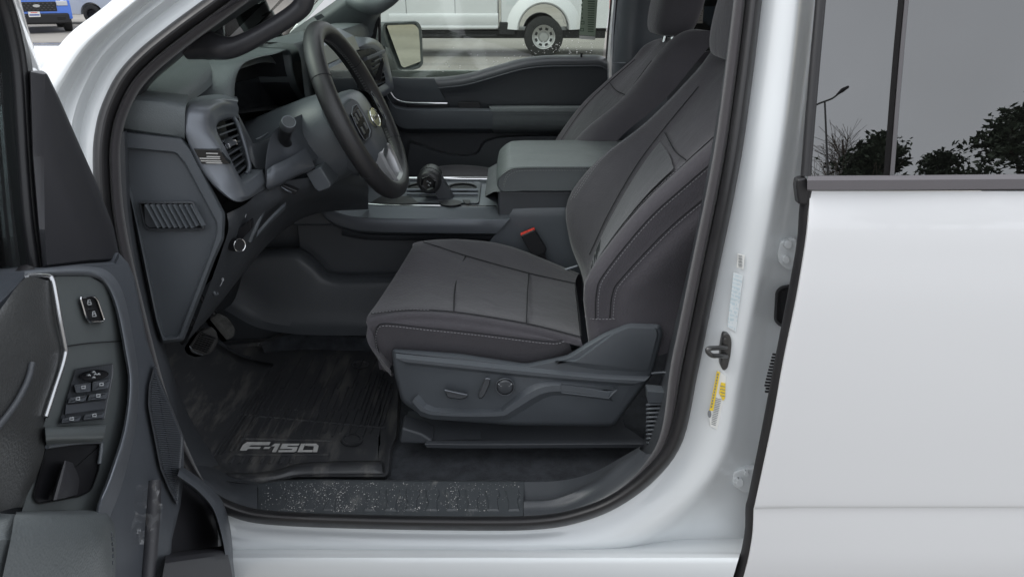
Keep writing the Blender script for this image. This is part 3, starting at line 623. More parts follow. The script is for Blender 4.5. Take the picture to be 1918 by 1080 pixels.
    if full:
        ins(.2, .9, .2, .95, WEAVE, "ribbed_panel"); ins(.2, .9, 1.0, 1.5, WEAVE, "ribbed_panel")
    def line(nm, pts, r=.0014): tube(nm, pts, r, SEAM, br, seg=6, n=5, xf=xf)
    s1 = [P(a, b, c - .001) for a, b, c in st1]; s2 = [P(a, b, c - .001) for a, b, c in st2]
    line("bolster_seam", s1); line("bolster_seam", s2)
    line("insert_seam", [p + Vector((-.002, -.001, .002)) for p in bl(.10, .012)[1:6]], .0011)
    line("insert_seam", [p + Vector((-.003, -.001, .003)) for p in Tf[1:6]], .0011)
    yk = cr(bl(.12, .014), 8)[32]; yk2 = cr(bl(.5, .020), 8)[31]; yk3 = cr(bl(.95, .008), 8)[32]
    line("yoke_seam", [p + Vector((-.004, -.001, .004)) for p in (yk, yk2, yk3)])
    if full:
        stitches("stitching", [P(a + 5, b + 1, c - .003) for a, b, c in st1], br, xf=xf); stitches("stitching", [P(a + 6, b + 1, c - .003) for a, b, c in st2], br, xf=xf)
        stitches("stitching", [P(a, b, c) for a, b, c in ((1095, 592, 1.474), (1105, 596, 1.462), (1120, 597.5, 1.453), (1150, 597, 1.452))], br, xf=xf)
        cst = T(crest)
        for dz in (0, .009): stitches("stitching", [p + Vector((.002 + dz, -.022, .012 + dz * .6)) for p in cst[2:6]], br, r=.0008, xf=xf)
        stitches("stitching", [p + Vector((-.004, -.001, .004)) for p in bl(.06, .008)[2:5]], br, r=.0006, xf=xf)
    # --- headrest: rounded block on the top
    c0 = Vector((.515, 1.735, 1.60)); sec = []
    for z, sx, sy, dx in ((-.165, .035, .085, .0), (-.155, .058, .115, .0), (-.11, .070, .135, -.002), (-.03, .072, .142, -.006), (.05, .066, .138, -.004), (.10, .052, .12, .006), (.118, .02, .09, .012)):
        rr = []
        for k in range(24):
            a = 2 * math.pi * k / 24; ca, sa = math.cos(a), math.sin(a); f = lambda v: math.copysign(abs(v) ** .55, v)
            rr.append(c0 + Vector((dx + (z + .16) * .25 + f(ca) * sx, f(sa) * sy, z)))
        sec.append(rr)
    hr = loft("headrest", sec, FAB, o, n=1, k=3, closed=True, cap=True, xf=xf, angle=80)
    for sy in (-.06, .06): tube("headrest_post", [c0 + Vector((0, sy, -.24)), c0 + Vector((0, sy, -.2)), c0 + Vector((.01, sy, -.14))], .007, CHROME, hr, xf=xf)
    return o
drv = seat("driver_seat", "near front seat in charcoal fabric with pale stitching", lambda v: v)
pas = seat("passenger_seat", "far front seat in charcoal fabric behind the centre armrest", lambda v: Vector((v.x - .005, 4.30 - v.y, v.z)), full=False)
# --- side shield of the near seat with its switches
sh = rnd([(733, 652), (860, 661), (985, 680), (1062, 664), (1130, 622), (1178, 603), (1238, 606), (1243, 625), (1222, 702), (1150, 798), (960, 796), (800, 784), (752, 752), (738, 700)], 10)
zones = [[P(x, y, 1.475) for x, y in sh], [P(x, y, 1.445) for x, y in inset(sh, 2)], [P(x, y, 1.436) for x, y in inset(sh, 8)]]
shield = stack("seat_side_shield", zones, PLAST, drv, label="grey plastic seat shield with power seat switches", angle=50)
def relief(nm, outer, d, y0, y1, m=PLAST, r=8, par=None):   # raised or sunk field on the shield
    o_ = rnd(outer, r); return stack(nm, [[P(x, y, y0) for x, y in o_], [P(x, y, y1) for x, y in inset(o_, d)]], m, par or shield, angle=50)
loft("shield_ridge", [[P(x, y, yy) for x, y, yy in r] for r in ([(741, 661, 1.4365), (850, 672, 1.4365), (1000, 688, 1.4365), (1120, 699, 1.4365), (1218, 704, 1.4365)], [(742, 670, 1.425), (850, 681, 1.425), (1000, 697, 1.425), (1120, 708, 1.425), (1208, 713, 1.425)],
     [(756, 677, 1.4255), (850, 687, 1.4255), (1000, 703, 1.4255), (1120, 713, 1.4255), (1190, 718, 1.4255)], [(762, 683, 1.4370), (850, 693, 1.4370), (1000, 708, 1.4370), (1120, 718, 1.4370), (1185, 723, 1.4370)])], PLAST, shield, n=3, angle=20)
relief("rear_wing", [(1035, 678), (1080, 672), (1148, 622), (1176, 610), (1230, 612), (1235, 625), (1216, 697), (1120, 692)], 4, 1.437, 1.428)
0 and relief("switch_field", [(752, 672), (850, 686), (980, 700), (1060, 706), (990, 775), (880, 778), (800, 772), (770, 745)], 9, 1.4375, 1.4335)
loft("lower_ridge", [[P(x, y, yy) for x, y, yy in r] for r in ([(775, 765, 1.436), (805, 784, 1.436), (930, 787, 1.436), (965, 778, 1.436), (1020, 745, 1.436), (1060, 740, 1.436), (1150, 751, 1.436)],
     [(772, 752, 1.422), (806, 776, 1.422), (930, 779, 1.422), (958, 770, 1.422), (1012, 738, 1.422), (1060, 733, 1.422), (1140, 746, 1.422)],
     [(776, 745, 1.422), (810, 770, 1.422), (928, 772, 1.422), (950, 763, 1.422), (1006, 728, 1.422), (1058, 722, 1.422), (1142, 735, 1.422)],
     [(784, 738, 1.436), (815, 762, 1.436), (926, 765, 1.436), (946, 757, 1.436), (1000, 718, 1.436), (1056, 712, 1.436), (1150, 724, 1.436)])], PLAST, shield, n=3, angle=25)
relief("airbag_field", [(1050, 718), (1158, 728), (1140, 746), (1050, 735)], 3, 1.4215, 1.4245, PLAST, 3)
sw = lambda nm, pts, y, t, d=2: stack(nm, [[P(x, yy, y + t) for x, yy in pts], [P(x, yy, y) for x, yy in inset(pts, d)]], PLAST2, shield, angle=40)
s1_ = sw("seat_switch", rnd([(831, 727), (878, 738), (875, 745), (862, 748), (838, 745)], 4), 1.404, .026)
tube("switch_highlight", [P(833, 730, 1.4035), P(855, 735, 1.403), P(875, 739, 1.4035)], .0014, SATIN, s1_, n=3)
s2_ = sw("seat_switch", rnd([(908, 707), (919, 708), (917, 722), (906, 744), (897, 747), (895, 738)], 4), 1.404, .026)
tube("switch_highlight", [P(909, 709, 1.4035), P(914, 708.5, 1.403), P(918, 709.5, 1.4035)], .0014, SATIN, s2_, n=3)
el = ell(946, 724, 18, 16.5, 28)
lum = stack("lumbar_switch", [[P(x, y, 1.43) for x, y in el], [P(x, y, 1.418) for x, y in inset(el, .6)], [P(x, y, 1.418) for x, y in inset(el, 2)], [P(x, y, 1.425) for x, y in inset(el, 3)], [P(x, y, 1.414) for x, y in inset(el, 3.6)], [P(x, y, 1.411) for x, y in inset(el, 7)]], PLAST2, shield, angle=30)
tube("switch_ring", [P(x, y, 1.4175) for x, y in ell(946, 724, 17, 15.6, 16)], .0007, SATIN, lum, closed=True, seg=6)
for a_, b_ in (((933, 718), (939, 723)), ((959, 718), (953, 723))): tube("switch_tick", [P(*a_, 1.4125), P(*b_, 1.4115)], .0009, ICON, lum, seg=5, n=2)
tube("shield_mark", [P(x, y, 1.4285) for x, y in ((924, 771), (928, 768), (930, 772), (926, 776))], .0006, PLAST2, shield, seg=5, closed=True)
# belt buckle
bk_ = empty("seat_belt_buckle", P(1000, 470, 1.96), parent=truck); bk_["label"] = "black seat belt buckle with red release"
plate("buckle_body", rnd([(975, 442), (1001, 430), (1024, 466), (1022, 474), (1000, 482), (993, 474)], 3), 1.945, .02, BLACKP, bk_, bevel=.004)
plate("release_button", [(975, 439), (1001, 428), (1002, 431.5), (976, 443)], 1.948, .014, RED, bk_, bevel=.001)
plate("buckle_stem", [(1004, 478), (1020, 472), (1026, 492), (1016, 496)], 1.955, .006, BLACKP, bk_, bevel=.001)
tube("hinge_bar", [P(1050, 508, 1.93), P(1065, 503, 1.93), P(1082, 498, 1.93)], .004, SATIN, drv)
# ================================================================ dashboard
dash = empty("dashboard", (-.6, 2.1, .95), parent=truck); dash["label"] = "dark grey dashboard"
def T3(rows): return [P(a, b, c) for a, b, c in rows]
# top pad (windscreen side to hood), full width
hood_z = lambda y: 1.425 + .028 * math.exp(-((y - 1.74) / .24) ** 4)
loft("top_pad", [[Vector((x, y, (hood_z(y) if x > -.75 else 1.415) + dz + (.0 if y > 1.4 else -.02 * (1.4 - y) / .1))) for y in (1.30, 1.36, 1.44, 1.50, 1.56, 1.65, 1.75, 1.85, 1.93, 2.0, 2.1, 2.4, 2.8, 2.96)]
                 for x, dz in ((-.60, -.035), (-.615, -.012), (-.67, 0), (-.73, -.008), (-.80, -.015), (-.90, -.03))], PAD, dash, n=3, k=3)
# driver side end: pad end, cover, demister
loft("pad_end", [T3(r) for r in ([(235, 168, 1.36), (300, 172, 1.36), (352, 178, 1.36)], [(236, 182, 1.30), (300, 186, 1.30), (350, 192, 1.31)],
     [(234, 200, 1.288), (300, 206, 1.288), (347, 208, 1.290)], [(232, 240, 1.29), (300, 250, 1.29), (346, 256, 1.292)], [(232, 246, 1.32), (300, 256, 1.32), (348, 262, 1.32)])], PAD, dash, n=4, k=3)
ec = rnd([(228, 243), (342, 256), (361, 281), (422, 400), (428, 424), (420, 447), (404, 483), (344, 638), (302, 643), (288, 600), (252, 425), (230, 330)], 6)
eci = rnd([(240, 280), (328, 288), (344, 306), (404, 418), (404, 436), (393, 470), (332, 628), (309, 630), (298, 590), (262, 425), (240, 330)], 6)
eco = rnd([(228, 243), (342, 256), (361, 281), (422, 400), (420, 447), (404, 483), (344, 638), (302, 643), (288, 600), (252, 425), (230, 330)], 6)
cover = stack("side_cover", [[P(x, y, 1.36) for x, y in eco], [P(x, y, 1.305) for x, y in eco], [P(x, y, 1.299) for x, y in inset(eco, 2)], [P(x, y, 1.286) for x, y in inset(eco, 5)], [P(x, y, 1.287) for x, y in inset(eci, -4)], [P(x, y, 1.301) for x, y in eci]], PLAST, dash, angle=45, label="grey dashboard end cover")
dv = rnd([(258, 377), (362, 377), (384, 428), (378, 432), (276, 432), (268, 424)], 5)
dm = stack("side_demister", [[P(x, y, 1.297) for x, y in dv], [P(x, y, 1.289) for x, y in inset(dv, 1)], [P(x, y, 1.288) for x, y in inset(dv, 3)], [P(x, y, 1.2985) for x, y in inset(dv, 6)]], PLAST2, dash, angle=40)
plate('demister_cavity', inset(dv, 5.5), 1.2975, .004, BLACKP, dm, bevel=0)
for i in range(9):
    x = 275 + i * 10.6; a, b = P(x, 382, 1.290), P(x + 24, 426, 1.290)
    if x + 24 > 372: b = a.lerp(b, .92)
    V, F = bar(a, b, Vector((.0005, 0, .0003)), Vector((.002, .004, 0)))
    mk("louvre", V, F, PLAST, dm, smooth=False)
stack("demister_blank", [[P(x, y, 1.2940) for x, y in q] for q in (rnd([(270, 384), (282, 384), (304, 426), (279, 426), (272, 418)], 3), inset(rnd([(270, 384), (282, 384), (304, 426), (279, 426), (272, 418)], 3), 1))], PLAST2, dm)
# air vent bezel at the driver end: a C-shaped satin frame
FL = [(446, 188, 1.53), (405, 184, 1.44), (356, 196, 1.325), (345, 235, 1.293), (359, 283, 1.293), (382, 326, 1.293), (418, 364, 1.30), (452, 378, 1.33), (497, 354, 1.50)]
RD = [(447, 203, 1.53), (420, 194, 1.45), (391, 206, 1.335), (390, 242, 1.318), (411, 277, 1.318), (430, 312, 1.322), (452, 353, 1.332), (467, 367, 1.352), (499, 338, 1.50)]
RI = [(446, 214, 1.53), (424, 206, 1.46), (400, 215, 1.352), (399, 244, 1.336), (417, 277, 1.336), (437, 315, 1.340), (453, 342, 1.352), (463, 350, 1.372), (492, 320, 1.50)]
IN = [(446, 222, 1.535), (427, 222, 1.47), (408, 231, 1.372), (407, 248, 1.360), (421, 277, 1.360), (440, 318, 1.365), (450, 336, 1.372), (458, 340, 1.385), (490, 318, 1.505)]
def sh3(r, v): return [p + Vector(v) for p in T3(r)]
bez = loft("vent_bezel", [sh3(FL, (-.02, .05, 0)), T3(FL), T3([(a[0] * .5 + b[0] * .5 - 2, a[1] * .5 + b[1] * .5 - 1, a[2] * .5 + b[2] * .5 - .006) for a, b in zip(FL, RD)]), T3(RD), T3(RI), T3(IN), sh3(IN, (-.03, .006, 0))], SATIN, dash, n=4, k=3, label="satin grey C-shaped vent bezel", angle=60)
vent = plate("vent_cavity", [(407, 228, 1.365), (428, 219, 1.47), (447, 220, 1.53), (470, 322, 1.50), (452, 342, 1.38), (440, 320, 1.36), (420, 277, 1.355)], 1.4, .02, BLACKP, dash, bevel=0, off=(-1, 0, 0), conv=lambda a_, b_, c_: P(a_, b_, c_) + Vector((-.03, 0, 0)))
for i in range(8):
    t = (i + .5) / 8
    a = P(409 + 40 * t, 236 + 100 * t, 1.365 + .01 * t); b = P(444 + 26 * t, 226 + 88 * t, 1.50)
    V, F = bar(a + Vector((-.012, 0, 0)), b + Vector((-.012, 0, 0)), Vector((.008, 0, .002)), Vector((-.0004, 0, .0014)))
    mk("louvre", V, F, SATIN2, vent, smooth=False)
tube("vent_trim", T3([(438, 222, 1.50), (446, 235, 1.49), (458, 272, 1.48), (466, 305, 1.475), (466, 318, 1.47), (461, 326, 1.46)]), .0048, SATIN2, dash, n=4)
kb = plate("vent_slider", rnd([(421, 268), (440, 262), (445, 269), (426, 278)], 2), 1.37, .03, PLAST2, vent, bevel=.003, off=(-.6, .8, 0))
kb2 = plate("slider_edge", rnd([(420, 270), (428, 268), (432, 277), (425, 280)], 2), 1.366, .006, CHROME, vent, bevel=.001)
tube("slider_rim", T3([(436, 262, 1.37), (442, 264, 1.372), (444, 270, 1.374)]), .0014, CHROME, vent, seg=6)
flg = plate("flag_badge", [(363, 279, 1.284), (411, 281, 1.304), (424, 300, 1.306), (432, 307, 1.316), (378, 307.5, 1.284)], 1.29, .02, GLOSSB, dash, bevel=.001, off=(-.3, 1, 0), label="black badge with silver flag stripes")
for i, (x0, x1, y) in enumerate(((388, 412, 286), (389, 416, 292), (376, 416, 295.5), (378, 418, 300), (380, 420, 303.5))):
    a = P(x0, y, 1.2835 + (x0 - 363) / 48 * .020); b = P(x1 - 2, y + .8, 1.2835 + min(1, (x1 - 363) / 50) * .020)
    V, F = bar(a + Vector((0, -.0045, 0)), b + Vector((0, -.0045, 0)), Vector((0, .0007, 0)), Vector((0, 0, .0010)))
    mk("stripe", V, F, SILV, flg, smooth=False)
# cluster hood and instrument screen
HX = -.565
he = [(440, 218), (440, 186), (442, 150), (455, 122), (480, 110), (512, 103), (541, 97), (547, 132), (556, 162), (580, 200)]
ho = [(417, 200), (418, 180), (423, 140), (438, 112), (470, 95), (505, 86), (545, 82), (560, 128), (568, 160), (588, 196)]
def hx(pts, x): return [PX(a, b, x) for a, b in pts]
hr0 = hx(he, HX); hz = [p + Vector((-.012, -.006, .006)) for p in hr0]
cen = sum(hr0, Vector()) / len(hr0)
def grow(pts, s, dx): return [Vector((p.x + dx, cen.y + (p.y - cen.y) * s, cen.z + (p.z - cen.z) * s)) for p in pts]
loft("cluster_hood", [grow(hr0, .97, -.09), grow(hr0, .985, -.02), grow(hr0, 1.0, -.002), grow(hr0, 1.05, 0), grow(hr0, 1.10, -.012), grow(hr0, 1.14, -.05), grow(hr0, 1.15, -.12), grow(hr0, 1.10, -.22)], PAD, dash, n=4, k=3, label="padded hood over the instrument screen")
box('cluster_housing', (-.80, 1.48, 1.12), (-.665, 2.08, 1.405), BLACKP, dash)
box('dash_core', (-.89, 1.37, .98), (-.67, 2.94, 1.395), BLACKP, dash)
lens = grow(hr0, .96, -.085)
cavity = stack("cluster_surround", [grow(hr0, .965, -.015), grow(hr0, .955, -.05), grow(hr0, .95, -.088), grow(hr0, .9, -.09)], mat("cluster_black", (.026, .027, .030), .4), dash, angle=30)
scr = [Vector((HX - .080, y, z)) for y, z in ((1.63, 1.27), (1.96, 1.255), (1.96, 1.37), (1.63, 1.385))]
stack("instrument_screen", [scr, [p + Vector((-.006, 0, 0)) for p in scr]], mat("dark_screen", (.024, .026, .029), .14, spec=.6), dash, cap0=True, smooth=False)
loft("cluster_sill", [T3(r) for r in ([(440, 200, 1.54), (470, 260, 1.54), (480, 268, 1.55), (530, 245, 1.66), (600, 205, 1.92)], [(448, 225, 1.53), (468, 268, 1.53), (480, 275, 1.54), (532, 254, 1.64), (600, 215, 1.90)], [(452, 250, 1.52), (470, 300, 1.52), (490, 318, 1.53), (540, 290, 1.62), (600, 250, 1.86)])], PLAST2, dash, n=4, k=2)
tube("sill_trim", T3([(479, 262, 1.545), (492, 256, 1.56), (502, 249, 1.58)]), .002, SATIN2, dash, seg=6)
# column area: satin panel, knee bolster
loft("column_panel", [T3(r) for r in ([(498, 300, 1.50), (505, 262, 1.52), (520, 240, 1.55), (548, 222, 1.60), (600, 200, 1.85)], [(497, 330, 1.49), (500, 300, 1.50), (528, 285, 1.55), (560, 262, 1.60), (600, 240, 1.82)],
     [(498, 352, 1.49), (510, 345, 1.50), (545, 320, 1.56), (588, 300, 1.62), (640, 270, 1.80)])], SATIN2, dash, n=4, k=3)
loft("column_lower_panel", [T3(r) for r in ([(500, 318, 1.488), (515, 308, 1.50), (545, 294, 1.545), (573, 276, 1.60)], [(500, 330, 1.478), (516, 325, 1.49), (550, 305, 1.535), (586, 304, 1.60)], [(500, 352, 1.478), (518, 345, 1.49), (556, 325, 1.535), (590, 312, 1.60)], [(505, 356, 1.50), (520, 350, 1.51), (558, 330, 1.56), (592, 316, 1.62)])], SATIN2, dash, n=4, k=3, angle=50)
plate("column_cover", rnd([(572, 325, 1.60), (600, 312, 1.60), (620, 345, 1.60), (618, 352, 1.60), (597, 360, 1.60), (588, 352, 1.60)], 4), 1.60, .08, PLAST, dash, bevel=.006)
loft("knee_panel", [T3(r) for r in ([(425, 400, 1.34), (460, 382, 1.36), (497, 352, 1.50), (560, 335, 1.56), (630, 330, 1.75), (680, 330, 1.95)], [(428, 428, 1.33), (465, 405, 1.40), (520, 372, 1.52), (570, 355, 1.60), (640, 350, 1.78), (690, 350, 1.96)],
     [(418, 462, 1.33), (462, 440, 1.42), (512, 400, 1.56), (570, 372, 1.66), (640, 365, 1.82), (690, 370, 1.97)],
     [(392, 535, 1.33), (440, 515, 1.44), (500, 440, 1.62), (560, 390, 1.74), (620, 380, 1.85), (690, 380, 1.98)],
     [(350, 638, 1.33), (395, 590, 1.45), (450, 520, 1.62), (520, 440, 1.78), (590, 400, 1.88), (690, 392, 1.99)], [(330, 640, 1.40), (380, 588, 1.52), (440, 505, 1.72), (515, 430, 1.86), (590, 390, 1.92), (690, 380, 2.0)])], PLAST2, dash, n=4, k=4, label="dark knee panel below the steering column")
tube("knee_edge", T3([(494, 372, 1.485), (490, 395, 1.48), (478, 425, 1.46), (466, 452, 1.45)]), .006, PLAST, dash)
loft("knee_pocket_trim", [T3(r) for r in ([(478, 448, 1.455), (505, 420, 1.50), (535, 390, 1.55)], [(480, 444, 1.445), (505, 414, 1.49), (535, 384, 1.54)], [(483, 432, 1.46), (508, 404, 1.50), (535, 378, 1.55)])], PLAST, dash, n=3)
tube("release_lever_edge", T3([(527, 350, 1.52), (538, 357, 1.52), (550, 362, 1.53)]), .0018, SATIN2, dash, seg=6)
plate("release_lever", [(526, 344), (558, 358), (552, 366), (528, 356)], 1.525, .02, BLACKP, dash, bevel=.003)
# light switch
lsr = ell(437, 456, 7, 16, 20, .2); lsb = plate("switch_panel", rnd([(425, 462), (432, 440), (468, 412), (470, 430), (440, 462), (422, 484)], 4), 1.372, .02, BLACKP, dash, bevel=.003)
c0 = P(441, 458, 1.36); ax = Vector((.8, -.55, .1)).normalized()
ls = tube("light_switch", [c0 - ax * .012, c0, c0 + ax * .013], [.013, .0135, .0125], BLACKP, dash, seg=20, n=1)
ring = [c0 + ax * .0135 + (ax.orthogonal().normalized() * math.cos(a) + ax.cross(ax.orthogonal().normalized()) * math.sin(a)) * .0122 for a in (2 * math.pi * i / 16 for i in range(16))]
tube("switch_ring", ring, .0012, CHROME, ls, closed=True, seg=6, n=2)
tube("release_icon", T3([(417, 520, 1.365), (418, 524, 1.365), (416, 528, 1.365), (414, 533, 1.365), (412, 535, 1.365)]), .0008, ICON, dash, seg=5)
tube("release_icon", T3([(416, 521, 1.364), (419, 523, 1.364), (418, 526, 1.364), (416, 524, 1.364)]), .0006, ICON, dash, seg=5, closed=True)
tube("dimmer_icon", T3([(458, 404, 1.386), (461, 401, 1.386), (459, 407, 1.386)]), .0008, ICON, dash, seg=5)
tube("hood_release", T3([(400, 545, 1.36), (404, 551, 1.36), (408, 549, 1.36)]), .003, PLAST, dash)
# ---- centre and passenger half
loft("centre_fascia", [[Vector((x, y, z)) for y in (1.95, 2.05, 2.2, 2.4, 2.7, 2.95)] for x, z in ((-.64, 1.455), (-.575, 1.455), (-.535, 1.44), (-.53, 1.33), (-.52, 1.20), (-.56, 1.08))], PAD, dash, n=3, k=3)
scr = [PX(a, b, -.53) for a, b in ((598, 113), (640, 100), (652, 106), (668, 165), (640, 200), (610, 200))]
scs = empty("touch_screen", (-.5, 2.2, 1.2), parent=dash) if False else None
ts = [Vector((-.485, y, z)) for y, z in ((2.00, 1.155), (2.40, 1.155), (2.40, 1.393), (2.00, 1.393))]
tsf = stack("touch_screen", [[p + Vector((-.03, 0, 0)) for p in ts], ts, [Vector((-.484, 2.21 + (p.y - 2.21) * .95, 1.265 + (p.z - 1.265) * .92)) for p in ts]], mat("screen_glass", (.012, .018, .020), .08, spec=.7), dash, cap0=True, smooth=False, label="dark centre touch screen")
loft("screen_shelf", [[Vector((x, y, z)) for y in (1.99, 2.2, 2.43)] for x, z in ((-.49, 1.397), (-.475, 1.40), (-.49, 1.44), (-.535, 1.462))], SATIN, dash, n=3, bevel=0)
plate("hazard_switch", rnd([(608, 78), (625, 73), (628, 84), (612, 91)], 3), 2.16, .03, PLAST2, dash, bevel=.002)
# far end vent housing
fv = loft("far_vent_housing", [T3(r) for r in (
    [(640, 76, 2.50), (680, 70, 2.62), (706, 76, 2.78), (722, 96, 2.84), (730, 125, 2.84), (737, 158, 2.84), (735, 170, 2.82), (712, 184, 2.70), (690, 178, 2.60)],
    [(650, 90, 2.46), (685, 82, 2.56), (704, 84, 2.72), (716, 100, 2.79), (725, 128, 2.79), (732, 158, 2.79), (729, 166, 2.77), (708, 178, 2.64), (690, 172, 2.56)],
    [(655, 98, 2.46), (684, 92, 2.56), (700, 92, 2.70), (709, 104, 2.76), (717, 130, 2.76), (722, 152, 2.76), (718, 158, 2.74), (703, 166, 2.64), (690, 162, 2.56)])] , SATIN, dash, n=4, k=3)
bk0 = loft("far_vent_body", [T3(r) for r in ([(640, 76, 2.50), (680, 70, 2.62), (706, 76, 2.78), (722, 96, 2.84), (730, 125, 2.84), (737, 158, 2.84), (735, 170, 2.82), (712, 184, 2.70)],)] + [[p + Vector((-.12, .04, .005)) for p in T3([(640, 76, 2.50), (680, 70, 2.62), (706, 76, 2.78), (722, 96, 2.84), (730, 125, 2.84), (737, 158, 2.84), (735, 170, 2.82), (712, 184, 2.70)])]], PAD, dash, n=4)
cav = plate("vent_cavity", [(660, 100, 2.5), (690, 90, 2.62), (702, 94, 2.72), (712, 108, 2.78), (720, 150, 2.78), (700, 166, 2.64), (690, 162, 2.58)], 2.6, .02, BLACKP, dash, bevel=0, off=(-1, 0, 0))
for i in range(6):
    y = 113 + i * 9; V, F = bar(P(698 + i, y + 3, 2.66), P(717 + i * .8, y - 6, 2.775), Vector((.007, 0, .002)), Vector((0, 0, .002)))
    mk("louvre", V, F, SATIN2, cav, smooth=False)
V, F = bar(P(682, 112, 2.57), P(716, 98, 2.74), Vector((.012, 0, .004)), Vector((0, 0, .006)))
mk("vent_bar", V, F, SATIN, dash, bevel=.002)
plate("vent_dial", rnd([(700, 150), (716, 108), (719, 118), (712, 152)], 2), 2.66, .02, BLACKP, dash, bevel=.002)
# ================================================================ steering wheel
sw_ = empty("steering_wheel", P(690, 215, 1.745), parent=truck); sw_["label"] = "black leather steering wheel with oval emblem on the hub"
wc = P(676, 212, 1.745); tilt = R(24)
wu = Vector((-math.sin(tilt), 0, math.cos(tilt))); wv = Vector((0, 1, 0)); wn = Vector((math.cos(tilt), 0, math.sin(tilt)))
def W(a, b, c=0): return wc + wv * a + wu * b + wn * c       # a: to the passenger side, b: up in the wheel plane, c: to the driver
RW = .197
rimpts = []
for i in range(32):
    a = 2 * math.pi * i / 32; k = 1 - .045 * max(0, -math.sin(a)) ** 4
    rimpts.append(W(RW * math.cos(a), RW * math.sin(a) * k, 0))
rim = tube("wheel_rim", rimpts, .0215, WLEATH, sw_, seg=16, n=3, closed=True, label="leather wrapped steering wheel rim")
for a in (R(148), R(32), R(212), R(-32)):
    c = W(RW * math.cos(a), RW * math.sin(a)); rd = (c - wc).normalized()
    tube("rim_seam", [c + (rd * math.cos(t) + wn * math.sin(t)) * .0216 for t in (2 * math.pi * i / 12 for i in range(12))], .0008, SEAM, rim, closed=True, seg=5, n=2)
bs = []
for i in range(150):
    a = 2 * math.pi * i / 150
    if -2.0 < ((a + math.pi) % (2 * math.pi) - math.pi) < -1.15: continue
    c = W(RW * math.cos(a), RW * math.sin(a)); rd = (c - wc).normalized(); tg = rd.cross(wn)
    p = c - rd * .0212 - wn * .002
    for s in (1, -1): bs.append(bar(p + wn * .0035 * s - tg * .0015, p - wn * .0035 * s + tg * .0015, rd * .0006, tg * .0005))
merged("baseball_stitching", bs, mat("grey_thread", (.12, .12, .125), .7), rim)
# hub pad
def hubring(s, c): return [W(s * 1.08 * x, s * 1.1 * y - .020 - .012 * (1 - s), c - .026) for x, y in ((-.052, .070), (.052, .070), (.082, .048), (.088, .01), (.078, -.05), (.052, -.088), (.0, -.10), (-.052, -.088), (-.078, -.05), (-.088, .01), (-.082, .048))]
hub = loft("airbag_cover", [hubring(.9, -.045), hubring(1.0, -.02), hubring(.98, .014), hubring(.8, .036), hubring(.45, .045), hubring(.05, .047)], PLAST, sw_, n=3, k=3, closed=True, cap=True, label="airbag hub of the steering wheel", angle=60)
em = [W(.036 * math.cos(a), -.022 + .021 * math.sin(a), .0195) for a in (2 * math.pi * i / 28 for i in range(28))]
emb = stack("oval_emblem", [em, [p + wn * .006 for p in em], [W(.032 * math.cos(a), -.022 + .017 * math.sin(a), .0265) for a in (2 * math.pi * i / 28 for i in range(28))]], mat("emblem_reflection", (.46, .46, .30), .3, metal=.5), hub, angle=40)  # yellow-green reflection put into the emblem's base colour
tube("emblem_rim", [p + wn * .006 for p in em], .002, CHROME, emb, closed=True, seg=6, n=1)
tube("emblem_script", [W(x * 1.2, -.022 + y * 1.3, .0268) for x, y in ((-.020, -.004), (-.014, .006), (-.010, -.003), (-.004, .003), (.0, -.003), (.006, .003), (.010, -.003), (.015, .006), (.019, -.003))], .0010, CHROME, emb, seg=5)
for s in (-1, 1):
    spk = loft("spoke", [[W(s * .07, .035, .0), W(s * .12, .03, -.006), W(s * .175, .012, -.004)], [W(s * .07, .03, .022), W(s * .12, .024, .012), W(s * .175, .008, .006)], [W(s * .07, -.04, .022), W(s * .12, -.045, .012), W(s * .172, -.055, .006)], [W(s * .07, -.045, 0), W(s * .12, -.05, -.006), W(s * .172, -.062, -.004)]], PLAST2, sw_, n=3, k=3, cross_closed=True)
    pn = [W(s * x, y, c) for x, y, c in ((.088, .026, .019), (.140, .016, .012), (.146, -.03, .011), (.135, -.046, .012), (.09, -.036, .019))]
    pnl = stack("button_panel", [pn, [p + wn * .004 for p in pn]], GLOSSB, spk, bevel=.002)
    for j, (x, y) in enumerate(((.1, .008), (.12, .004), (.135, 0), (.1, -.022), (.125, -.026))):
        q = [W(s * (x + dx), y + dy, .021 - (x - .09) * .15) for dx, dy in ((-.007, -.008), (.007, -.008), (.007, .008), (-.007, .008))]
        stack("button", [q, [p + wn * .003 for p in q]], PLAST2, spk, bevel=.001)
    tube("button_frame", [p + wn * .0042 for p in pn], .0009, SATIN, spk, closed=True, seg=5, n=2)
# lower spoke: satin trapezoid frame with an opening
lo_o = [(-.058, -.092), (.058, -.092), (.048, -.165), (.03, -.176), (-.03, -.176), (-.048, -.165)]
def lo(s, c, dy=0): 
    k = lo_o; cy = -.135; return [W(x * s, cy + (y - cy) * s + dy, c) for x, y in k]
loft("lower_spoke", [lo(1.0, -.012), lo(1.0, .010), lo(.90, .016), lo(.72, .012), lo(.62, -.008), lo(.66, -.014)], mat("silver_spoke", (.46, .465, .48), .35, metal=.5), sw_, n=2, closed=True, cross_closed=False, label="satin grey lower spoke", angle=40)
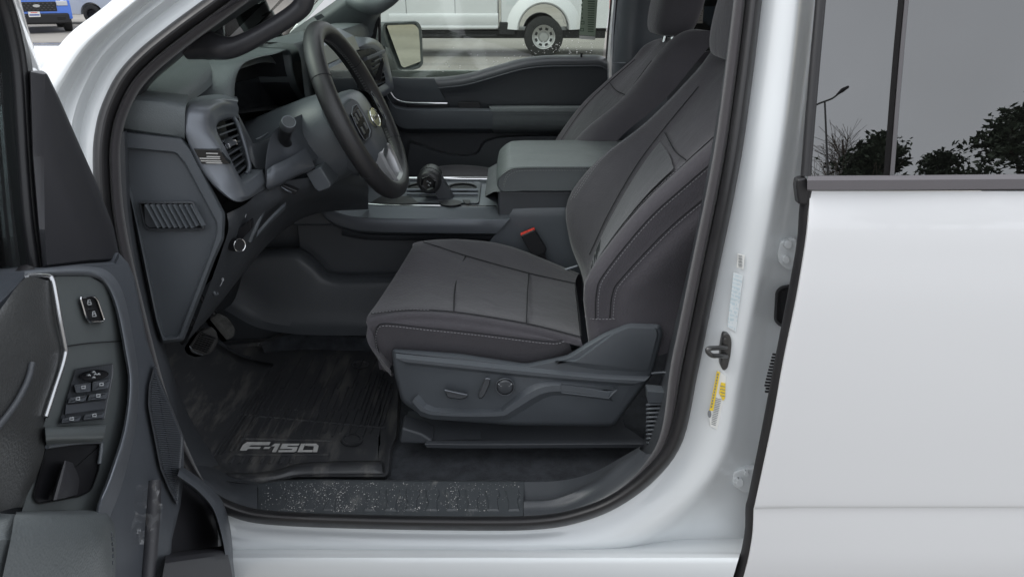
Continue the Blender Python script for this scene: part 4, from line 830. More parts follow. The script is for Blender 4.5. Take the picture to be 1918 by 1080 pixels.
# column shroud and stalk
def colring(t, r1, r2): 
    c = wc + wn * t + Vector((0, 0, -.008)); return [c + wv * r1 * math.cos(a) + wu * (r2 * math.sin(a) - (.02 if math.sin(a) < 0 else 0)) for a in (2 * math.pi * i / 20 for i in range(20))]
loft("column_shroud", [colring(-.03, .07, .055), colring(-.045, .092, .078), colring(-.08, .102, .088), colring(-.15, .108, .094), colring(-.26, .11, .10)], PLAST, truck, n=1, k=4, closed=True, cap=True, label="steering column shroud", angle=60)
stc = empty("turn_signal_stalk", P(535, 268, 1.60), parent=truck); stc["label"] = "black turn signal stalk with round end"
a0, a1, a2, a3 = P(546, 278, 1.60), P(533, 262, 1.555), P(537, 240, 1.535), P(541, 228, 1.52)
tube("stalk_arm", [a0, a1, a2, a2.lerp(a3, .45)], [.011, .0115, .0135, .0150], BLACKP, stc, seg=18, n=4)
axd = (a3 - a2).normalized()
tube("stalk_end", [a2.lerp(a3, .30), a2.lerp(a3, .32), a3 - axd * .002, a3], [.010, .0160, .0160, .0145], PLAST2, stc, seg=24, n=1)
ringp = axd.orthogonal().normalized()
tube("stalk_ring", [a3 + (ringp * math.cos(t) + axd.cross(ringp) * math.sin(t)) * .0135 for t in (2 * math.pi * i / 16 for i in range(16))], .0008, SATIN, stc, closed=True, seg=5, n=1)
# ================================================================ pedals
pd = empty("pedals_frame", P(400, 620, 1.62), parent=truck); pd.name = "pedal_box"
bp = rnd([(354, 648), (372, 622), (395, 610), (407, 622), (408, 640), (398, 660), (378, 666), (358, 660)], 6)
bpd = stack("brake_pedal", [[P(x, y, 1.63) + Vector((-.012, 0, -.004)) for x, y in bp], [P(x, y, 1.63) for x, y in bp], [P(x, y, 1.626) for x, y in inset(bp, 3)]], mat("pedal_rubber", (.05, .05, .05), .6), pd, cap0=True, angle=40)
for i in range(9):
    t = i / 8; V, F = bar(P(360 + 16 * t, 650 - 28 * t, 1.622), P(388 + 17 * t, 660 - 30 * t + (4 if i == 8 else 0), 1.622), Vector((0, .001, .0006)), Vector((.0009, -.0012, .0)))
    mk("tread_rib", V, F, BLACKP, bpd, smooth=False)
ap = rnd([(392, 596), (408, 586), (426, 594), (440, 614), (438, 630), (425, 637), (404, 612)], 5)
stack("accelerator_pedal", [[P(x, y, 1.76) + Vector((-.012, 0, -.006)) for x, y in ap], [P(x, y, 1.76) for x, y in ap], [P(x, y, 1.756) for x, y in inset(ap, 2)]], mat("dusty_pedal", (.11, .11, .105), .7, var=.4, vscale=60), pd, cap0=True, angle=40)
tube("pedal_arm", [P(385, 640, 1.66), P(375, 600, 1.70) + Vector((-.05, 0, .05)), P(370, 520, 1.75) + Vector((-.15, 0, .1))], .009, BLACKP, pd)
tube("pedal_arm", [P(415, 605, 1.78), P(400, 570, 1.80) + Vector((-.05, 0, .05)), P(390, 520, 1.80) + Vector((-.15, 0, .1))], .008, BLACKP, pd)
tube("brake_pedal_edge", T3([(355, 648, 1.627), (364, 658, 1.627), (380, 664, 1.627)]), .0012, SATIN, pd, seg=6)
# ================================================================ centre console
con = empty("centre_console", (-.1, 2.15, .55), parent=truck); con["label"] = "centre console with shifter, cup holders and padded armrest"
ZD = 1.012
loft("console_rail", [T3(r) for r in (
    [(606, 335, 2.06), (626, 352, 2.05), (648, 369, 2.04), (690, 382.5, 2.03), (800, 385.5, 2.03), (963, 386.5, 2.03)],
    [(602, 338, 2.04), (622, 356, 2.03), (645, 372, 2.02), (690, 385, 2.012), (800, 388, 2.012), (962, 389, 2.012)],
    [(592, 352, 2.0), (606, 378, 1.995), (640, 397, 1.985), (690, 406, 1.98), (800, 408, 1.98), (955, 409, 1.98)],
    [(590, 356, 1.99), (604, 384, 1.988), (638, 402, 1.978), (690, 410, 1.972), (800, 412, 1.972), (953, 412, 1.972)],
    [(592, 376, 1.99), (606, 404, 1.985), (640, 424, 1.978), (690, 433, 1.972), (800, 436, 1.972), (930, 437, 1.972)],
    [(600, 384, 2.03), (612, 412, 2.03), (642, 430, 2.02), (690, 438, 2.01), (800, 441, 2.01), (928, 442, 2.01)])], SATIN2, con, n=4, k=2, label="satin grey rail along the console side", angle=28)
tube("rail_highlight", T3([(648, 368.5, 2.04), (690, 382, 2.03), (800, 385, 2.03), (930, 386, 2.03)]), .0022, CHROME, con, seg=6)
loft("rail_underside", [T3(r) for r in ([(640, 428, 2.0), (690, 439, 2.0), (800, 441, 2.0), (930, 442, 2.0)], [(640, 436, 2.01), (690, 446, 2.01), (800, 448, 2.01), (926, 449, 2.01)], [(640, 444, 2.08), (690, 452, 2.08), (800, 452, 2.08), (920, 453, 2.08)])], PLAST2, con, n=3)
deckp = [(640, 372), (690, 384), (962, 388), (950, 332), (760, 332), (690, 332)]
dk = [PZ(x, y, ZD - .002) for x, y in deckp]
dk = [Vector((-.62, 2.03, 1.0)), Vector((.02, 2.03, ZD - .002)), Vector((.02, 2.34, ZD - .002)), Vector((-.62, 2.34, 1.0))]
deck = stack("console_deck", [dk, [p + Vector((0, 0, -.03)) for p in dk]], SATIN, con, cap0=True, smooth=False)
box("console_core", (-.62, 2.05, .56), (.55, 2.32, .975), PLAST2, con)
def deckplate(nm, pts, m, h=.004, par=None, b=.0015, z=ZD):
    a = [PZ(x, y, z) for x, y in pts]; return stack(nm, [a, [p + Vector((0, 0, -h)) for p in a]], m, par or con, cap0=True, bevel=b)
deckplate("deck_bin", rnd([(690, 381), (785, 381), (770, 367), (715, 366)], 3), BLACKP, .003, z=ZD + .002)
deckplate("tray_surround", rnd([(765, 378), (897, 380), (902, 342), (895, 338), (768, 336)], 4), SATIN2, .003, z=ZD + .001)
for py, r in ((335, .007), (356, .005), (363, .004)):
    tube("deck_rod", [PZ(762, py, ZD + .006), PZ(830, py, ZD + .006), PZ(895 if py > 340 else 920, py, ZD + .006)], r, CHROME if py < 340 else SATIN, con, seg=10, n=2)
for cx in (866, 790):
    e = ell(cx, 350, 27, 8.5, 28)
    cp = stack("cup_holder", [[PZ(x, y, ZD + .004) for x, y in e], [PZ(x, y, ZD + .006) for x, y in inset(e, .8)], [PZ(x, y, ZD + .006) for x, y in inset(e, 1.8)], [PZ(x, y, ZD + .002) for x, y in inset(e, 2.5)]], BLACKP, con, angle=30)
deckplate("gate_window", [(866, 374), (881, 374), (880, 381), (872, 381)], BLACKP, .002, z=ZD + .005)
# shifter
shf = empty("gear_shifter", PZ(835, 380, ZD), parent=con) if False else empty("gear_shifter", PZ(838, 382, ZD), parent=truck)
shf["label"] = "black T-handle gear shifter"
b0, b1 = P(842, 378, 2.12), P(808, 322, 2.12)
loft("shifter_stem", [[p + Vector((dx, dy, 0)) for dx, dy in ((-.022, -.017), (.022, -.017), (.025, .0), (.022, .017), (-.022, .017), (-.025, 0))] for p in (b0 + Vector((0, 0, -.01)), b0.lerp(b1, .35), b0.lerp(b1, .7), b1)], PLAST2, shf, n=1, k=3, closed=True, cap=True, angle=40)
kn = [(-.055, .019), (-.05, .030), (-.03, .035), (.0, .036), (.03, .034), (.05, .028), (.058, .016)]
kc = P(806, 334, 2.13)
sec = []
for y, r in kn:
    sec.append([kc + Vector((r * 1.0 * math.cos(a) * (1.0 if math.sin(a) < 0 else 1), y, r * (1.05 if math.sin(a) > 0 else 1.05) * math.sin(a))) for a in (2 * math.pi * i / 20 for i in range(20))])
knob = loft("shifter_knob", sec, WLEATH, shf, n=1, k=3, closed=True, cap=True, angle=60)
hx6 = [kc + Vector((.024 * math.cos(a), -.054, .024 * math.sin(a))) for a in (2 * math.pi * (i + .3) / 6 for i in range(6))]
fc = stack("shifter_face", [hx6, [kc + Vector(((p - kc).x * .9, -.060, (p - kc).z * .9)) for p in hx6], [kc + Vector(((p - kc).x * .7, -.057, (p - kc).z * .7)) for p in hx6]], GLOSSB, shf, angle=30)
for dx, dz in ((-.004, .005), (.003, .001), (-.001, -.006)): tube("shift_mark", [kc + Vector((dx, -.0592, dz)), kc + Vector((dx + .003, -.0592, dz + .002)), kc + Vector((dx + .004, -.0592, dz - .002))], .0009, ICON, fc, seg=5, n=2)
tube("knob_seam", [kc + Vector((.0358 * math.cos(a), -.025, .0372 * math.sin(a))) for a in (2 * math.pi * i / 16 for i in range(16))], .0008, SEAM, shf, closed=True, seg=5, n=2)
deckplate("shifter_boot_ring", ell(844, 379, 22, 5.5, 24), BLACKP, .004, par=shf, z=ZD + .006)
tube("knob_trim", [kc + Vector((.034, .0, .012)), kc + Vector((.035, .0, .004)), kc + Vector((.034, .0, -.004))], .0015, CHROME, shf, seg=6)
# armrest lid
def lidring(y, s):   # side profile of the lid in x,z
    x0, x1, zt, zb = -.042 + s, .42, 1.135 - s, 1.068
    return [Vector((x, y, z)) for x, z in ((x0 + .06, zb), (x0 + .014, zb), (x0 + .002, zb + .012), (x0, zb + .022), (x0 + .004, zb + .038), (x0 + .030, zt - .006), (x0 + .06, zt), (.1, zt + .001), (x1 - .03, zt), (x1, zt - .02), (x1, zb + .01), (x1 - .02, zb), (.2, zb))]
lid = loft("armrest_lid", [lidring(1.980, .005), lidring(1.975, .003), lidring(1.980, .0015), lidring(2.0, 0), lidring(2.16, -.003), lidring(2.32, 0), lidring(2.335, .003), lidring(2.33, .005)], LEATH, con, n=4, k=2, closed=True, cap=True, label="padded grey armrest lid with stitched edge", angle=50)
se = [Vector((-.022, 1.974, 1.08)), Vector((-.012, 1.976, 1.108)), Vector((.012, 1.979, 1.122)), Vector((.06, 1.979, 1.1255)), Vector((.2, 1.979, 1.1255)), Vector((.40, 1.979, 1.1255))]
for dz in (0, .006): stitches("stitching", [p + Vector((-dz * .3, -.003 + dz * .2, dz)) for p in se], lid, r=.0008, length=.004, m=mat("armrest_thread%d" % int(dz * 1000), (.24, .25, .25), .8))
loft("armrest_box", [[Vector((x, y, z)) for x, z in ((-.035, .975), (-.04, 1.03), (-.05, 1.064), (.42, 1.064))] for y in (1.985, 1.99, 2.32)], PLAST2, con, n=2)
box("armrest_base", (-.04, 1.99, .97), (.42, 2.32, 1.066), PLAST2, con, bevel=.008)
loft("console_side_rear", [T3(r) for r in ([(962, 388, 2.0), (1000, 387, 2.0), (1075, 386, 2.0), (1150, 380, 2.0)], [(958, 396, 1.985), (1000, 395, 1.985), (1075, 394, 1.985), (1150, 390, 1.985)], [(935, 430, 1.985), (1000, 440, 1.985), (1075, 440, 1.985), (1150, 440, 1.985)], [(910, 470, 1.99), (1000, 480, 1.99), (1075, 500, 1.99), (1150, 520, 1.99)], [(910, 560, 2.0), (1000, 560, 2.0), (1075, 560, 2.0), (1150, 580, 2.0)])], PLAST, con, n=3, k=3)
# lower console / tunnel side
loft("tunnel_trim", [T3(r) for r in (
    [(470, 466, 2.06), (520, 463, 2.06), (565, 464, 2.06), (598, 487, 2.06), (625, 508, 2.06), (720, 510, 2.06), (900, 510, 2.06)],
    [(470, 469, 2.02), (520, 466, 2.02), (562, 468, 2.02), (594, 490, 2.02), (622, 513, 2.02), (720, 514, 2.02), (900, 514, 2.02)],
    [(468, 478, 1.995), (518, 476, 1.995), (556, 480, 1.995), (588, 503, 1.995), (622, 526, 1.995), (720, 527, 1.995), (900, 527, 1.995)],
    [(460, 495, 1.985), (510, 495, 1.985), (550, 500, 1.985), (585, 520, 1.985), (622, 540, 1.985), (720, 542, 1.985), (900, 542, 1.985)],
    [(440, 560, 1.965), (490, 585, 1.965), (540, 596, 1.965), (585, 599, 1.965), (640, 600, 1.965), (740, 600, 1.965), (900, 600, 1.965)],
    [(420, 580, 1.93), (480, 612, 1.93), (540, 624, 1.93), (585, 627, 1.93), (640, 628, 1.93), (740, 628, 1.93), (900, 628, 1.93)])], PLAST2, con, n=4, k=3, label="dark lower console side")
loft("storage_shelf", [T3(r) for r in ([(600, 470, 2.10), (650, 475, 2.10), (740, 468, 2.10), (860, 465, 2.10)], [(612, 482, 2.06), (660, 480, 2.06), (740, 474, 2.06), (860, 470, 2.06)], [(622, 506, 2.06), (660, 501, 2.06), (720, 500, 2.06), (860, 502, 2.06)], [(622, 512, 2.09), (660, 508, 2.09), (720, 508, 2.09), (860, 510, 2.09)])], PLAST2, con, n=3, k=2)
box("tunnel_core", (-1.0, 2.09, .52), (.4, 2.24, .96), PLAST2, con)
box("stack_front", (-.62, 2.0, .96), (-.50, 2.42, 1.2), PLAST2, con, bevel=.01)
pt = rnd([(632, 338, 2.06), (660, 334, 2.06), (668, 365, 2.06), (640, 374, 2.06)], 3)
pl = plate("power_outlet_panel", pt, 2.06, .02, BLACKP, con, bevel=.003)
tube("outlet_frame", [P(x, y, 2.056) for x, y, *_ in inset(pt, 3)], .0012, PLAST, pl, closed=True, seg=5, n=1)
loft("footwell_step", [[PZ(x, y, z) for x, y in r] for r, z in (([(480, 645), (540, 620), (620, 620), (760, 628)], .60), ([(490, 648), (545, 626), (620, 628), (760, 636)], .605), ([(495, 660), (550, 655), (620, 655), (760, 660)], .56))], CARPET, floor, n=4, k=2)
# ================================================================ far (passenger) side
fd = empty("passenger_door", (0, 2.98, .6), parent=truck); fd["label"] = "closed far front door with dark grey trim panel"
YD = 2.93
belt_l = [(560, 141), (640, 143), (735, 144), (812, 145), (870, 139), (925, 124), (975, 110), (1020, 104), (1080, 103), (1120, 103), (1138, 110)]
def rail(dy, y): return [P(a, b + dy, y) for a, b in belt_l]
loft("trim_panel", [rail(0, 2.985), rail(2, 2.96), rail(8, 2.925), rail(16, 2.912), rail(28, 2.918), [P(a, 175 + (b - 140) * .3, 2.925) for a, b in belt_l], [P(a, 202, 2.93) for a, b in belt_l], [P(a, 235, 2.95) for a, b in belt_l], [P(a, 300, 2.95) for a, b in belt_l], [P(a, 420, 2.94) for a, b in belt_l]], PLAST2, fd, n=3, k=3, label="dark trim panel of the far door")
tube("panel_crease", [P(a, b + 21, 2.912) for a, b in belt_l[3:]], .003, PLAST, fd, n=3)
tube("panel_seam", T3([(812, 147, 2.915), (822, 165, 2.92), (838, 190, 2.93)]), .0016, BLACKP, fd, seg=6)
loft("front_trim", [T3(r) for r in ([(720, 145, 2.92), (812, 147, 2.915)], [(720, 152, 2.905), (815, 152, 2.905)], [(730, 192, 2.92), (835, 190, 2.92)])], PLAST, fd, n=3, k=2)
# armrest and pull
loft("door_armrest", [T3(r) for r in ([(915, 198, 2.92), (1000, 198, 2.92), (1140, 198, 2.92)], [(916, 200, 2.86), (1000, 199, 2.86), (1140, 199, 2.86)], [(920, 207, 2.845), (1000, 207, 2.845), (1140, 207, 2.845)], [(922, 214, 2.845), (1000, 214, 2.845), (1140, 214, 2.845)], [(922, 240, 2.85), (1000, 240, 2.85), (1140, 240, 2.85)], [(925, 250, 2.90), (1000, 250, 2.90), (1140, 250, 2.90)])], LEATH, fd, n=3, k=3, angle=60)
stitches("stitching", T3([(924, 213, 2.8415), (1000, 213, 2.8415), (1100, 213, 2.8415)]), fd, r=.0011, m=PLAST)
loft("door_switch_rail", [T3(r) for r in ([(722, 172, 2.9), (740, 197, 2.9), (790, 202, 2.9), (850, 202, 2.9), (924, 203, 2.9)], [(724, 178, 2.86), (742, 202, 2.86), (790, 206, 2.855), (850, 206, 2.85), (924, 207, 2.85)], [(726, 186, 2.86), (744, 208, 2.855), (790, 211, 2.845), (850, 212, 2.843), (923, 213, 2.843)],
     [(735, 225, 2.86), (755, 240, 2.855), (790, 241, 2.85), (850, 241, 2.85), (922, 241, 2.85)], [(740, 235, 2.92), (760, 248, 2.92), (790, 249, 2.92), (850, 249, 2.92), (922, 249, 2.92)])], PLAST, fd, n=4, k=2, angle=40, label="grey armrest rail of the far door")
hb = plate("handle_recess", rnd([(760, 192), (838, 192), (842, 204), (762, 203)], 2), 2.905, .02, BLACKP, fd, bevel=.002)
tube("door_pull", T3([(731, 172, 2.90), (742, 186, 2.90), (762, 192.5, 2.895), (800, 194, 2.89), (838, 194, 2.89)]), [.004, .0045, .005, .006, .004], CHROME, fd, seg=8)
plate("pull_cup", rnd([(858, 192), (898, 192), (902, 203), (858, 204)], 3), 2.895, .02, BLACKP, fd, bevel=.002)
loft("map_pocket", [T3(r) for r in ([(770, 262, 2.95), (840, 286, 2.95), (890, 286, 2.95), (925, 256, 2.95), (1100, 250, 2.95)], [(768, 268, 2.88), (840, 290, 2.88), (892, 290, 2.88), (928, 260, 2.88), (1100, 254, 2.88)], [(760, 330, 2.88), (840, 340, 2.88), (892, 340, 2.88), (928, 340, 2.88), (1100, 340, 2.88)])], PLAST2, fd, n=4)
tube("lock_pin", T3([(1089, 108, 2.945), (1089, 103, 2.945), (1089.5, 100, 2.945)]), [.004, .0045, .005], BLACKP, fd, seg=8, n=2)
gp = [(700, 150), (560, 150), (600, 60), (712, 20), (760, -160), (1150, -160), (1122, 112), (1020, 110), (925, 130), (812, 150)]
a = [PT(x, y, 3.0) for x, y in [(640, 150), (712, 20), (730, -160), (1165, -160), (1128, 112), (1020, 110), (925, 130), (812, 150)]]
stack("window_glass", [a, [p + Vector((0, .004, 0)) for p in a]], GL_SIDE, fd, cap0=True, smooth=False)
loft("outer_skin", [[Vector((x, 3.13 + d, z)) for x in (-.62, -.2, .2, .38)] for z, d in ((1.262, -.02), (1.18, .02), (.95, .03), (.6, .02))], WHITE, fd, n=2, k=2, solid=.004)
# window sticker on the far glass
pst = plate("window_sticker", [(1094, -40), (1122, -40), (1115, 68), (1085, 66)], 2.992, .001, mat("sticker_film", (.36, .44, .34), .6), fd, bevel=0, smooth=False, label="pale green price sticker on the far window")
bsx = []
for i in range(18): bsx.append(bar(P(1101 + .1 * i * 0, -14 + i * 4.3, 2.9885), P(1115 - .2 * i, -13.6 + i * 4.3, 2.9885), Vector((0, .0005, 0)), Vector((0, 0, .0017))))
for i in range(6): bsx.append(bar(P(1089.5 + (i % 2), -8 + i * 8, 2.9885), P(1090 + (i % 2), -4 + i * 8, 2.9885), Vector((.002, 0, 0)), Vector((0, .0004, 0))))
for qx, qy in ((1091, 43), (1090, 56)):
    for (xa, ya), (xb, yb) in (((-3, -2.5), (3, -2.5)), ((3, -2.5), (3, 2.5)), ((3, 2.5), (-3, 2.5)), ((-3, 2.5), (-3, -2.5))): bsx.append(bar(P(qx + xa, qy + ya, 2.9885), P(qx + xb, qy + yb, 2.9885), Vector((.0012, .0004, 0)), Vector((0, 0, .0012))))
merged("sticker_print", bsx, mat("sticker_ink", (.10, .15, .10), .6), pst)
plate("sticker_foot", [(1085, 67), (1115, 69), (1114, 75), (1085, 73)], 2.992, .001, PAPER, fd, bevel=0, smooth=False)
# far pillars
loft("far_a_pillar", [T3(r) for r in ([(490, 125, 2.86), (535, 68, 2.90), (625, 4, 2.88), (720, -70, 2.80)], [(505, 135, 2.84), (560, 72, 2.86), (650, 10, 2.84), (740, -60, 2.76)], [(560, 140, 2.86), (640, 68, 2.88), (700, 25, 2.86), (765, -50, 2.78)], [(640, 150, 2.95), (700, 78, 2.95), (714, 26, 2.95), (775, -45, 2.85)])], PAD, truck, n=4, k=4, label="far windscreen pillar trim")
plate("pillar_badge", rnd([(588, 32), (602, 26), (608, 32), (594, 39)], 1), 2.835, .004, PLAST, truck, bevel=.001)
loft("far_sail_trim", [T3(r) for r in ([(640, 90, 2.94), (668, 60, 2.94), (704, 20, 2.94)], [(700, 92, 2.945), (706, 60, 2.945), (712, 20, 2.945)])], BLACKP, truck, n=3, solid=.006)
tube("glass_run", T3([(712, 150, 2.96), (711, 80, 2.96), (710, 22, 2.96)]), .006, RUB, truck)
hdl = tube("far_grab_handle", T3([(655, 2, 2.80), (680, 10, 2.76), (702, 14, 2.76), (722, 6, 2.77), (744, -12, 2.78), (790, -70, 2.80)]), [.02, .024, .026, .022, .020, .02], PAD, truck, seg=14)
loft("far_b_pillar", [T3(r) for r in ([(1128, 330, 2.97), (1134, 110, 2.97), (1143, 0, 2.99), (1152, -140, 3.0)], [(1136, 330, 2.955), (1142, 105, 2.955), (1150, 0, 2.97), (1160, -140, 2.98)], [(1142, 330, 2.95), (1148, 105, 2.95), (1156, 0, 2.96), (1166, -140, 2.98)], [(1148, 330, 2.955), (1153, 105, 2.955), (1161, 0, 2.965), (1172, -140, 2.98)])], RUB, truck, n=3, k=2)
loft("far_pillar_paint", [T3(r) for r in ([(1125, 330, 2.95), (1137, 115, 2.95), (1147, 0, 2.96), (1158, -140, 2.97)], [(1134, 330, 2.93), (1142, 115, 2.93), (1150, 0, 2.94), (1162, -140, 2.95)], [(1140, 330, 2.95), (1147, 115, 2.95), (1154, 0, 2.96), (1166, -140, 2.97)])], WHITE2, truck, n=3)
loft("far_pillar_trim", [T3(r) for r in ([(1140, 330, 2.92), (1147, 118, 2.92), (1157, 0, 2.93), (1170, -140, 2.93)], [(1150, 330, 2.89), (1157, 118, 2.89), (1166, 0, 2.9), (1180, -140, 2.9)], [(1185, 330, 2.87), (1190, 118, 2.87), (1196, 0, 2.88), (1204, -140, 2.88)], [(1250, 330, 2.90), (1250, 118, 2.9), (1250, 0, 2.90), (1250, -140, 2.90)])], PLAST, truck, n=3, k=3)
tube("pillar_trim_seam", T3([(1148, 118, 2.888), (1158, 118, 2.883), (1172, 118, 2.872)]), .0018, SATIN, truck, seg=6)
tube("far_belt_strap", T3([(1275, -60, 2.72), (1283, 0, 2.70), (1281, 28, 2.70), (1270, 46, 2.70)]), .012, BLACKP, truck)
# far rear door with window and the paper sheet on it
rd = empty("far_rear_door", (.9, 2.98, .6), parent=truck)
loft("rear_trim_panel", [T3(r) for r in ([(1240, 101, 2.97), (1420, 100, 2.97), (1700, 100, 2.97)], [(1240, 106, 2.92), (1420, 105, 2.92), (1700, 105, 2.92)], [(1240, 110, 2.915), (1420, 108, 2.915), (1700, 108, 2.915)], [(1240, 330, 2.93), (1420, 330, 2.93), (1700, 330, 2.93)])], PLAST2, rd, n=3)
a = [PT(x, y, 3.0) for x, y in [(1190, 104), (1210, -160), (1700, -160), (1700, 104)]]
stack("rear_window_glass", [a, [p + Vector((0, .004, 0)) for p in a]], glass("far_privacy_glass", (.10, .11, .11), 1.5), rd, cap0=True, smooth=False)
tube("belt_strip", T3([(1250, 99, 2.96), (1340, 97.5, 2.96), (1420, 97, 2.96)]), .003, SATIN, rd, seg=6)
tube("lock_pin", T3([(1296, 106, 2.94), (1297, 95, 2.94), (1298, 88, 2.94)]), [.004, .0045, .006], BLACKP, rd, seg=8, n=2)
sh_ = plate("window_sheet", [(1284, -60), (1322, -60), (1316, 44), (1280, 44)], 2.985, .001, mat("sheet_paper", (.30, .28, .25), .8), rd, bevel=0, smooth=False, label="printed paper sheet on the far rear window")
bsx = []
for i, y in enumerate((13,)): bsx.append(bar(P(1288, y, 2.982), P(1320, y, 2.982), Vector((0, .0004, 0)), Vector((0, 0, .0012))))
for r_ in range(12):
    y = -10 + r_ * 4.4
    if abs(y - 13) < 3: continue
    x = 1288
    while x < 1314:
        L = random.uniform(2, 6); bsx.append(bar(P(x, y, 2.982), P(min(x + L, 1316), y, 2.982), Vector((0, .0004, 0)), Vector((0, 0, .0022 if r_ == 7 else .0008)))); x += L + 1.5
merged("sheet_print", bsx, mat("sheet_ink", (.07, .065, .06), .8), rd)
# far mirror outside the window
mi = empty("side_mirror", P(745, 130, 3.2), parent=truck); mi["label"] = "grey far side mirror reflecting a beige wall"
mo_ = rnd([(716, 42), (782, 39), (790, 52), (793, 120), (786, 128), (760, 136), (742, 134), (724, 90), (715, 60)], 7)
MG = mat("mirror_shell", (.10, .115, .12), .5, bump=.1, scale=500, var=.1, vscale=30)
def mp(pts, dy, dx): return [P(x, y, 3.17) + Vector((dx, dy, 0)) for x, y in pts]
n_m = Vector((.84, -.54, 0)).normalized(); tm = Vector((.54, .84, 0)).normalized(); mc = P(755, 86, 3.20)
def onm(px, py, off):                 # point on the mirror plane
    v = ray(px, py); t = (off - (CAM - mc).dot(n_m)) / v.dot(n_m); return CAM + v * t
stack("mirror_housing", [[onm(x, y, 0) - n_m * .10 for x, y in inset(mo_, 6)], [onm(x, y, 0) - n_m * .06 for x, y in inset(mo_, 1)], [onm(x, y, 0) for x, y in mo_], [onm(x, y, .006) for x, y in inset(mo_, 2)], [onm(x, y, .004) for x, y in inset(mo_, 6)], [onm(x, y, -.006) for x, y in inset(mo_, 7)]], MG, mi, cap0=True, angle=50)
mg = rnd([(724, 48), (776, 46), (784, 54), (789, 115), (757, 127), (752, 124)], 4)
stack("mirror_glass", [[onm(x, y, -.004) for x, y in mg], [onm(x, y, .0045) for x, y in mg]], MIRR, mi, smooth=False)
loft("mirror_arm", [T3(r) for r in ([(712, 86, 3.04), (717, 90, 3.10), (724, 95, 3.16)], [(712, 136, 3.04), (722, 137, 3.10), (738, 135, 3.16)])], MG, mi, n=3, solid=.04)
# windscreen, cowl
wsb = [Vector((-.86, y, 1.385)) for y in (1.30, 2.15, 3.0)]; wst = [Vector((-.285, y, 1.91)) for y in (1.42, 2.15, 2.88)]
wsb[1].x -= .10; wst[1].x -= .06
loft("windscreen", [wsb, wst], GL_WIND, truck, n=6, solid=.003)
# near A pillar trim and grab handle
ATR = mat("a_pillar_trim", (.034, .034, .038), .32, bump=.2, scale=800)
loft("a_pillar_trim", [T3(r) for r in (
    [(500, -30, 1.30), (448, 0, 1.285), (330, 80, 1.28), (258, 140, 1.275), (215, 225, 1.27), (205, 300, 1.27), (214, 380, 1.27)],
    [(520, -30, 1.33), (462, 0, 1.315), (345, 82, 1.305), (272, 145, 1.30), (228, 228, 1.295), (216, 300, 1.295), (224, 380, 1.295)],
    [(522, -25, 1.37), (478, 2, 1.355), (392, 60, 1.345), (310, 128, 1.335), (256, 190, 1.325), (232, 290, 1.325), (238, 380, 1.325)],
    [(530, -25, 1.40), (486, 4, 1.385), (400, 62, 1.37), (328, 118, 1.37), (268, 180, 1.36), (240, 290, 1.36), (246, 380, 1.36)])], ATR, truck, n=4, k=3, label="black near windscreen pillar trim")
gh = tube("grab_handle", T3([(350, 90, 1.36), (390, 86, 1.355), (418, 90, 1.34), (446, 86, 1.335), (490, 64, 1.335), (540, 34, 1.335), (566, 12, 1.335), (574, -12, 1.335), (590, -60, 1.36)]), [.020, .024, .020, .0165, .015, .015, .016, .016, .018], ATR, truck, seg=14, label="black grab handle on the near pillar")

def onwin():
    x = random.choice((random.gauss(1040, 40), random.uniform(800, 1120))); lim = 101 if x > 1020 else 101 + (1020 - x) * .2
    y = lim - abs(random.gauss(0, 14)); return PT(min(x, 1118), y, 2.992)
grit("water_spots", 110, onwin, .0012, .0038, mat("dried_drops", (.8, .82, .8), .6), None, par=fd)
# ================================================================ open front door (hinged at the front, swung towards the camera)
fdr = empty("front_door", (-.6, 1.1, .6), parent=truck); fdr["label"] = "open near front door showing its grey inner panel and switches"
def DT(rows): return [D(a, b, c) for a, b, c in rows]
SAIL = mat("sail_trim_plastic", (.036, .036, .041), .45, bump=.2, scale=800)
# white outer shell edge with black frame and glass
loft("door_frame_edge", [DT(r) for r in ([(8, -60, -.05), (24, 0, -.05), (48, 75, -.05), (59, 128, -.05)], [(14, -60, -.055), (30, 0, -.055), (54, 75, -.055), (66, 128, -.055)], [(24, -60, -.07), (38, 0, -.07), (63, 87, -.07), (79, 140, -.07)], [(24, -60, -.12), (38, 0, -.12), (63, 87, -.12), (79, 140, -.12)])], WHITE, fdr, n=4, k=2)
loft("door_frame_seal", [DT(r) for r in ([(-60, -60, 0), (-25, 0, 0), (-5, 75, 0), (4, 140, 0), (10, 250, 0), (26, 400, 0), (42, 522, 0)], [(-30, -60, .02), (0, 0, .02), (18, 75, .02), (28, 140, .02), (34, 250, .02), (44, 400, .02), (58, 520, .02)],
     [(-5, -60, .02), (20, 0, .02), (36, 75, .02), (48, 140, .02), (52, 250, .02), (62, 400, .02), (76, 512, .02)], [(10, -60, -.04), (26, 0, -.04), (50, 75, -.04), (62, 135, -.04), (66, 250, -.04), (80, 400, -.04), (92, 512, -.04)])], RUB, fdr, n=4, k=3)
for o_, r_ in ((12, .006), (24, .005)):
    tube("glass_run_lip", DT([(-40 + o_, -60, .022), (-10 + o_, 0, .022), (10 + o_, 75, .022), (20 + o_, 140, .022), (27 + o_, 250, .022), (38 + o_, 400, .022), (54 + o_, 512, .022)]), r_, BLACKP, fdr)
a = DT([(-300, -60, -.02), (-10, -60, -.02), (12, 140, -.02), (34, 400, -.02), (48, 530, -.02), (-40, 600, -.02), (-300, 820, -.02)])
stack("door_glass", [a, [p - DN * .004 for p in a]], GL_DOOR, fdr, cap0=True, smooth=False)
tube("belt_seal", DT([(52, 512, .03), (20, 545, .03), (-20, 590, .03), (-200, 790, .03)]), .011, RUB, fdr)
sa = rnd([(55, 133), (80, 132), (89, 139), (112, 186), (145, 262), (184, 349), (213, 426), (223, 474), (214, 490), (168, 492), (80, 503), (72, 433), (60, 290)], 4)
